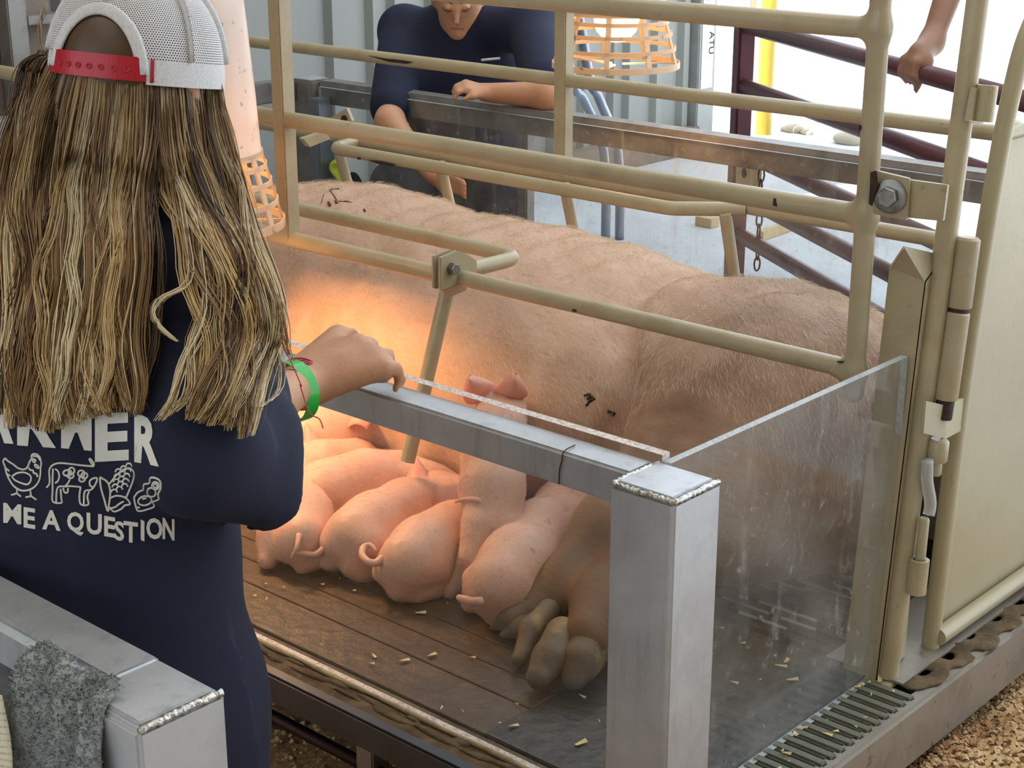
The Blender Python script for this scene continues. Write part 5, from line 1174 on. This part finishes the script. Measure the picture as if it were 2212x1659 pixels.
# brim
bv, bf = [], []; R_ = 13
for lay in (0, 1):
    for i in range(R_):
        a = math.radians(180 - 62 + 124 * i / (R_ - 1)); rim = dome(math.degrees(a), 2, 1.0)
        sd = math.sin(math.pi * i / (R_ - 1)); cv_ = (2 * i / (R_ - 1) - 1)
        for j in range(5):
            t = j / 4; p = rim + Vector(cfx) * ((.012 + .066 * sd ** .6) * t) + Vector(crx) * (.034 * cv_ * t) + Vector((0, 0, -.044 * cv_ * cv_ * t - .016 * t - lay * .0035)); bv.append(p)
for lay in (0, 1):
    for i in range(R_ - 1):
        for j in range(4): a = lay * R_ * 5 + i * 5 + j; q = (a, a + 5, a + 6, a + 1); bf.append(q if lay == 0 else q[::-1])
K = R_ * 5
for i in range(R_ - 1): a = i * 5 + 4; bf.append((a, a + 5, K + a + 5, K + a))
MB().add(bv, bf).build('brim', MT['red'], capob, smooth=True)
# ================================================================== person leaning over the far fence
wr = np.array((.744, .668, 0)); wf = np.array((.668, -.744, 0)); wax = np.array([wr, wf, (0, 0, 1)])
wm = empty('person', (-3.85, 4.05, 0), 'person in navy shirt with bowed head crouching at the far fence beside sow', 'person')
A_ = lambda p: np.array(p, float)
hd = A_(PY(988, -8, 3.93))
wsL, wsR = A_(PY(872, 66, 4.0)), A_(PY(1150, 62, 4.0))
eL, hL = A_(PY(842, 262, 3.60)), A_(PY(935, 378, 3.555))
eR, hR = A_(PZ(1186, 206, .835)), A_(PZ(1050, 200, .835))
tilt = rot_axes(wr, wf * .87 + A_((0, 0, -.49)))           # face tipped down
fF = tilt[1]; fU = tilt[2]; fU = fU if fU[2] > 0 else -fU
bp = [ell(hd, (.074, .092, .105), .03, np.array([wr, fF, fU])), ell(hd + fF * .035 - fU * .065, (.047, .050, .050), .03, np.array([wr, fF, fU])),
      cap(hd + fF * .088 + fU * .012, hd + fF * .110 - fU * .024, .0075, .0105, .012),                       # nose
      cap(hd + fF * .082 - fU * .052 - wr * .018, hd + fF * .082 - fU * .052 + wr * .018, .008, .008, .008), cap(hd + fF * .080 - fU * .064 - wr * .014, hd + fF * .080 - fU * .064 + wr * .014, .008, .008, .006),
      ell(hd + fF * .082 - fU * .088, (.02, .018, .016), .02),
      ell(hd + fF * .086 + fU * .016 - wr * .031, (.016, .010, .009), .01), ell(hd + fF * .086 + fU * .016 + wr * .031, (.016, .010, .009), .01),
      cap(hd - wr * .074 - fU * .01, hd - wr * .076 - fU * .03, .014, .011, .01), cap(hd + wr * .074 - fU * .01, hd + wr * .076 - fU * .03, .014, .011, .01),
      cap(hd - fF * .02 - fU * .06, (wsL + wsR) / 2 + A_((0, 0, .015)), .047, .052, .03),
      cap(wsL, wsR, .06, .06, .05), cap((wsL + wsR) / 2, A_(PY(1010, 330, 4.08)), .085, .10, .05)]
bp += chain([wsL, eL, hL], [.05, .043, .028], .03) + chain([wsR, eR, hR], [.05, .043, .029], .03)
# lower hand, fingers pointing along the fence
for i in range(4):
    k_ = hL + (A_(PY(985, 400, 3.55)) - hL) * .62 + A_((0, 0, .022 - .017 * i)); t1 = k_ + (A_(PY(1010, 396 + 9 * i, 3.55)) - k_) * .75; t2 = t1 + A_((.012, .0, -.012))
    bp += [cap(hL, k_, .017, .011, .010), cap(k_, t1, .0088, .008, .003), cap(t1, t2, .008, .0068, .003)]
bp.append(cap(hL + A_((0, 0, -.01)), A_(PY(968, 425, 3.55)), .014, .009, .01))
# upper hand resting on the rail
for i in range(4):
    k_ = hR + wr * (-.062 + .002 * i) + wf * (-.030 + .019 * i) + A_((0, 0, .024 - .004 * i)); t1 = k_ - wr * .028 + wf * .008 + A_((0, 0, -.006)); t2 = t1 - wr * .012 + A_((0, 0, -.020))
    bp += [cap(hR + wf * (.012 * i - .018), k_, .018, .013, .014), cap(k_, t1, .010, .0088, .005), cap(t1, t2, .0088, .0075, .005)]
bp += [cap(hR + wf * .02, hR - wr * .04 + wf * .045 + A_((0, 0, -.004)), .014, .011, .01), cap(hR - wr * .04 + wf * .045 + A_((0, 0, -.004)), hR - wr * .066 + wf * .048 + A_((0, 0, -.012)), .010, .008, .005)]
bp += [cap(A_(PY(960, 400, 4.1)), A_(PY(860, 400, 3.86)), .09, .07, .05)]
wme = sdf_mesh('body', bp, .0072, 2); w_bvh = bvh_of(wme); link_mesh('body', wme, MT['skin'], wm, smooth=True)
def face_pt(x, z, lift=.0008):
    h = w_bvh.ray_cast(Vector(hd + fF * .3 + wr * x + fU * z), Vector(-fF)); return h[0] + Vector(fF) * lift
sp_ = [cap(wsL, wsR, .076, .076, .06), cap(wsL, wsL + (eL - wsL) * .86, .082, .072, .05), cap(wsR, wsR + (eR - wsR) * .80, .082, .074, .05),
       ell(A_(PY(1010, 190, 4.02)), (.215, .13, .30), .08, wax), ell(A_(PY(1010, 330, 4.08)), (.20, .15, .20), .08, wax),
       ell(hd + fF * .05 - fU * .135 + A_((0, 0, -.0)), (.032, .03, .035), .012, np.array([wr, fF, fU]), True)]
link_mesh('shirt', sdf_mesh('shirt', sp_, .013, 2, lambda P, Fq: P + .006 * np.sin(P[:, :1] * 30 + 8 * P[:, 2:3]) * np.array([[.668, -.744, 0]])), MT['navy'], wm, smooth=True)
pn = [ell(A_(PY(1010, 390, 4.12)), (.19, .15, .14), .06, wax)] + chain([A_(PY(960, 400, 4.1)), A_(PY(858, 402, 3.84)), A_(PY(865, 520, 3.95))], [.11, .085, .07], .05) + chain([A_(PY(1060, 400, 4.1)), A_(PY(1085, 430, 3.82)), A_(PY(1085, 560, 3.95))], [.11, .085, .07], .05)
for p in (A_(PY(865, 520, 3.95)), A_(PY(1085, 560, 3.95))): pn.append(cap(p, (p[0], p[1], .08), .07, .05, .03))
link_mesh('trousers', sdf_mesh('trousers', pn, .015), MT['jean'], wm, smooth=True)
for p in (A_(PY(865, 520, 3.95)), A_(PY(1085, 560, 3.95))): link_mesh('shoe', sdf_mesh('shoe', [cap((p[0] - wf[0] * .05, p[1] - wf[1] * .05, .05), (p[0] + wf[0] * .14, p[1] + wf[1] * .14, .04), .048, .04, .02)], .01), MT['ink'], wm, smooth=True)
hp = [ell(hd - fF * .018 + fU * .022, (.085, .090, .105), .02, np.array([wr, fF, fU])), ell(hd - fF * .09 - fU * .02, (.05, .05, .06), .03, np.array([wr, fF, fU])), ell(hd + fF * .085 - fU * .03, (.064, .078, .108), .014, np.array([wr, fF, fU]), True)]
link_mesh('hair', sdf_mesh('hair', hp, .008, 2), MT['hair_a'], wm, smooth=True)
for s in (-1, 1):
    c_ = hd + fF * .094 + fU * .010 + wr * (.031 * s)
    MB().tube([face_pt(.031 * s + x, .010 - .004 * (1 - (x / .015) ** 2)) for x in (-.015, -.008, 0, .008, .015)], .0019, 6).build('eyelashes', MT['hair_a'], wm, smooth=True)
    MB().tube([face_pt(.032 * s + x, .032 + .004 * (1 - (x / .02) ** 2)) for x in (-.019, -.01, 0, .01, .019)], .0022, 6).build('eyebrow', MT['hair_a'], wm, smooth=True)
MT['lip'] = mat('lips', srgb(176, 100, 90), .45)
MB().tube([face_pt(x, -.056 - 8 * x * x) for x in (-.022, -.014, -.006, .0, .006, .014, .022)], [.0015, .0034, .0046, .0042, .0046, .0034, .0015], 8).build('lips', MT['lip'], wm, smooth=True)
pc = PY(1060, 130, 3.86)
MB().tube([pc - Vector(wr * .03), pc + Vector(wr * .03) + Vector((0, 0, .006))], .004, 8).build('pocket_pen', MT['cap_white'], wm, smooth=True)

# ================================================================== person holding the maroon gate
MT['charcoal'] = mat('charcoal_cotton', srgb(66, 66, 68), .85, noise=[(8, srgb(52, 52, 54), .5, .4, .65)], bump=(200, .15))
MT['skin2'] = mat('brown_skin', srgb(150, 108, 84), .5, noise=[(14, srgb(132, 92, 70), .5, .4, .65)], bump=(120, .06))
gm = empty('person', (-1.9, 4.75, 0), 'person in charcoal shirt gripping the top rail of maroon gate', 'person')
hg = gp(1.33, .937); H_ = A_(hg)
gd = A_(GD); gn = A_((-GD.y, GD.x, 0)); gn = gn if gn[1] > 0 else -gn      # away from the pen
wrs = A_(PD(2012, 92, 4.66)); elb = A_(PD(2082, -110, 4.72)); shd = A_(PD(2215, -330, 4.95))
bp = chain([shd, elb, wrs], [.052, .047, .031], .03)
bp += [cap(wrs, H_ + A_((0, 0, .052)) + gd * .0, .034, .034, .03), ell(H_ + A_((0, 0, .036)), (.046, .034, .026), .015, np.array([gd, gn, (0, 0, 1)]))]
for i in range(4):
    k_ = H_ + gd * (-.036 + .024 * i) + A_((0, 0, .034)) - gn * .030; a = k_ + A_((0, 0, -.038)) - gn * .006; b = a + A_((0, 0, -.024)) + gn * .020
    bp += [cap(H_ + gd * (-.03 + .02 * i) + A_((0, 0, .045)), k_, .017, .013, .01), cap(k_, a, .0125, .0115, .006), cap(a, b, .0115, .010, .006)]
bp += [cap(H_ + gd * .03 + A_((0, 0, .03)) + gn * .015, H_ + gd * .045 + A_((0, 0, -.012)) - gn * .02, .015, .012, .01), cap(H_ + gd * .045 + A_((0, 0, -.012)) - gn * .02, H_ + gd * .03 + A_((0, 0, -.046)) - gn * .018, .012, .010, .006)]
tc_ = A_((-1.72, 4.75, 1.25)); side = np.cross((0, 0, 1), -gn); gax2 = np.array([gd, gn, (0, 0, 1)])
hd2 = A_((tc_[0], tc_[1], 1.68)); sh2 = A_((tc_[0] + gd[0] * .2, tc_[1] + gd[1] * .2, 1.46))
shd = tc_ - gd * .19 + A_((0, 0, .20))
bp[0] = cap(shd, elb, .052, .047, .03)
bp += [ell(hd2, (.078, .094, .115), .03, gax2), cap(hd2 - gn * .09 - A_((0, 0, .02)), hd2 - gn * .112 - A_((0, 0, .04)), .009, .014, .01), cap(hd2 - A_((0, 0, .08)), A_((tc_[0], tc_[1], 1.46)), .055, .06, .03)]
bp += chain([sh2, sh2 + gd * .09 - A_((0, 0, .28)), sh2 + gd * .08 - gn * .1 - A_((0, 0, .50))], [.052, .045, .034], .03) + [cap(sh2 + gd * .08 - gn * .1 - A_((0, 0, .50)), sh2 + gd * .08 - gn * .12 - A_((0, 0, .60)), .036, .024, .02)]
link_mesh('body', sdf_mesh('body', bp, .0085, 2), MT['skin2'], gm, smooth=True)
sp_ = [ell(tc_, (.21, .13, .27), .08, gax2), ell(tc_ - A_((0, 0, .25)), (.20, .14, .18), .08, gax2), cap(shd, sh2, .075, .075, .05), cap(shd, shd + (elb - shd) * .6, .078, .07, .04), cap(sh2, sh2 + gd * .06 - A_((0, 0, .2)), .075, .068, .04)]
link_mesh('shirt', sdf_mesh('shirt', sp_, .013), MT['charcoal'], gm, smooth=True)
pn = [ell(tc_ - A_((0, 0, .40)), (.19, .14, .14), .06, gax2)]
for s in (-1, 1): pn += chain([tc_ + gd * (.09 * s) - A_((0, 0, .42)), tc_ + gd * (.11 * s) - gn * .03 - A_((0, 0, .80)), tc_ + gd * (.11 * s) - A_((0, 0, 1.17))], [.11, .08, .065], .04)
link_mesh('trousers', sdf_mesh('trousers', pn, .015), MT['ink'], gm, smooth=True)
for s in (-1, 1): p = tc_ + gd * (.11 * s); link_mesh('shoe', sdf_mesh('shoe', [cap((p[0] + gn[0] * .04, p[1] + gn[1] * .04, .05), (p[0] - gn[0] * .15, p[1] - gn[1] * .15, .04), .048, .04, .02)], .01), MT['chip'], gm, smooth=True)
link_mesh('hair', sdf_mesh('hair', [ell(hd2 + gn * .02 + A_((0, 0, .025)), (.086, .095, .105), .02, gax2), ell(hd2 - gn * .09 - A_((0, 0, .03)), (.07, .075, .09), .02, gax2, True)], .009), MT['hair_a'], gm, smooth=True)
for s in (-1, 1): link_mesh('eye', sdf_mesh('eye', [ell(hd2 - gn * .086 + gd * (.031 * s) + A_((0, 0, .012)), (.012, .009, .008), .003)], .003), MT['eye'], gm, smooth=True)

# ================================================================== towel on the foreground fence
MT['terry'] = mat('grey_terry', srgb(182, 188, 188), .95, noise=[(30, srgb(150, 156, 156), .6, .4, .65, (1, 1, 2.2)), (5, srgb(170, 182, 196), .5, .45, .7)], bump=(110, 1.0, (1, 1, 2.6)))
tw = empty('towel', (-1.27, .76, .5), 'grey terry towel with cream label draped over the foreground fence', 'towel')
NU, NVt = 46, 60; tv, tf = [], []
def tow(a, b):
    """a across 0..1, b along 0 (back, on the rail) .. 1 (hanging end)"""
    x = -1.318 - .05 * min(b * 3, 1) * (1 - a) + .128 * a + .02 * min(b * 6, 1) * a; s = b * .46 + .038
    fold = .010 * math.sin(a * 15 + 1.2 * b) + .014 * math.exp(-((a - .80) / .06) ** 2) * (1 if b > .1 else b * 10) - .010 * math.exp(-((a - .68) / .04) ** 2)
    if s < .045: y = .815 - s; z = ZT + .006 + .006 * math.sin(a * 9)
    elif s < .075: t = (s - .045) / .03 * math.pi / 2; y = .770 - .016 * math.sin(t); z = ZT + .006 - .016 * (1 - math.cos(t))
    else: y = .754 - .02 * (s - .075); z = ZT - .010 - (s - .075)
    k = min(max((s - .05) / .06, 0), 1)
    y -= fold * k + .010 * k; z += .004 * math.sin(a * 22) * (1 - k) + .03 * (b > .1) * 0
    x += .010 * math.sin(b * 5 + a * 3) * k
    return Vector((x, y, z))
for i in range(NU + 1):
    for j in range(NVt + 1): tv.append(tow(i / NU, j / NVt))
for i in range(NU):
    for j in range(NVt): a = i * (NVt + 1) + j; tf.append((a, a + NVt + 1, a + NVt + 2, a + 1))
mtw = MB(); mtw.add(tv, tf); cl = mtw.build('cloth', MT['terry'], tw, smooth=True)
md = cl.modifiers.new('thickness', 'SOLIDIFY'); md.thickness = .004; md.offset = 0
trg = np.random.default_rng(4); tp_ = []
for _ in range(11000):
    a, b = trg.random(), trg.random() ** 1.2; p = A_(tow(a, b)); q = A_(tow(min(a + .01, 1), b)) - A_(tow(max(a - .01, 0), b)); r2 = A_(tow(a, min(b + .01, 1))) - A_(tow(a, max(b - .01, 0)))
    nn = np.cross(q, r2); nn /= max(np.linalg.norm(nn), 1e-9); nn = nn if nn @ A_((.3, -.7, .5)) > 0 else -nn
    j_ = trg.normal(0, .0016, 3); tp_.append([p + nn * .0015, p + nn * .0030 + j_ * .6, p + nn * .0034 + j_ * 1.3])
fz = link_mesh('terry_loops', strands_mesh('terry_loops', tp_, np.tile(np.array([.0007, .0007, .0003]), (len(tp_), 1))), MT['terry'], cl); fz['kind'] = 'stuff'
def print_rows(nt, b, tc, c_in):
    mp = nt.nodes.new('ShaderNodeMapping'); mp.inputs['Rotation'].default_value = (0, math.radians(12), 0); nt.links.new(tc.outputs['Object'], mp.inputs[0])
    wv = nt.nodes.new('ShaderNodeTexWave'); wv.bands_direction = 'Z'; wv.inputs['Scale'].default_value = 42; nt.links.new(mp.outputs[0], wv.inputs[0])
    nz = nt.nodes.new('ShaderNodeTexNoise'); nz.inputs['Scale'].default_value = 420; nt.links.new(mp.outputs[0], nz.inputs['Vector'])
    ml = nt.nodes.new('ShaderNodeMath'); ml.operation = 'MULTIPLY'; nt.links.new(wv.outputs[1], ml.inputs[0]); nt.links.new(nz.outputs[0], ml.inputs[1])
    mr = nt.nodes.new('ShaderNodeMapRange'); mr.inputs[1].default_value = .36; mr.inputs[2].default_value = .5; mr.inputs[4].default_value = .6; nt.links.new(ml.outputs[0], mr.inputs[0])
    mx = nt.nodes.new('ShaderNodeMix'); mx.data_type = 'RGBA'; mx.inputs[6].default_value = srgb(226, 220, 196); mx.inputs[7].default_value = srgb(160, 150, 124); nt.links.new(mr.outputs[0], mx.inputs[0]); nt.links.new(mx.outputs[2], b.inputs['Base Color'])
MT['label'] = mat('cream_label', srgb(226, 220, 196), .7, extra=print_rows)
lv, lf = [], []
for i in range(5):
    for j in range(16):
        p = PZ(-20 + 16 * i, 1488 + j * 14, .78); a = i / 4; zt_ = .775 - j * .017
        lv.append((-1.345 + .040 * a + .004 * math.sin(j * .5) - .008 + .0 * j, .722 - .004 * math.sin(a * 3 + j * .4) - .0006 * j, zt_ - .012 * (1 - a)))
for i in range(4):
    for j in range(15): a = i * 16 + j; lf.append((a, a + 16, a + 17, a + 1))
lb_ = MB().add(lv, lf).build('care_label', MT['label'], tw, smooth=True); md = lb_.modifiers.new('thickness', 'SOLIDIFY'); md.thickness = .0008
MB().tube(spline([(-1.2, .742, .775), (-1.195, .738, .755), (-1.185, .735, .742), (-1.195, .733, .725)], 4), .003, 6, flat=.25).build('torn_tag', MT['cap_white'], tw, smooth=True)

# lime handle clipped to the far pane
MT['lime'] = mat('lime_plastic', srgb(186, 204, 70), .4, noise=[(20, srgb(150, 170, 50), .5, .45, .65)])
lp = PY(744, 376, 3.652)
lo_ = empty('feed_scoop', lp, 'lime green plastic scoop with black handle hooked on the far pane', 'scoop')
me = sdf_mesh('scoop_bowl', [cap(lp + Vector((-.02, -.01, .02)), lp + Vector((.03, -.012, -.03)), .03, .022, .02), cap(lp + Vector((-.01, -.035, .02)), lp + Vector((.03, -.035, -.03)), .018, .014, .015, True)], .005)
link_mesh('scoop_bowl', me, MT['lime'], lo_, smooth=True)
MB().tube(spline([lp + Vector((.03, -.012, -.01)), lp + Vector((.06, -.014, .005)), lp + Vector((.085, -.014, -.02)), lp + Vector((.09, -.012, -.06))], 5), [.012] * 16, 10).build('handle', MT['ink'], lo_, smooth=True)
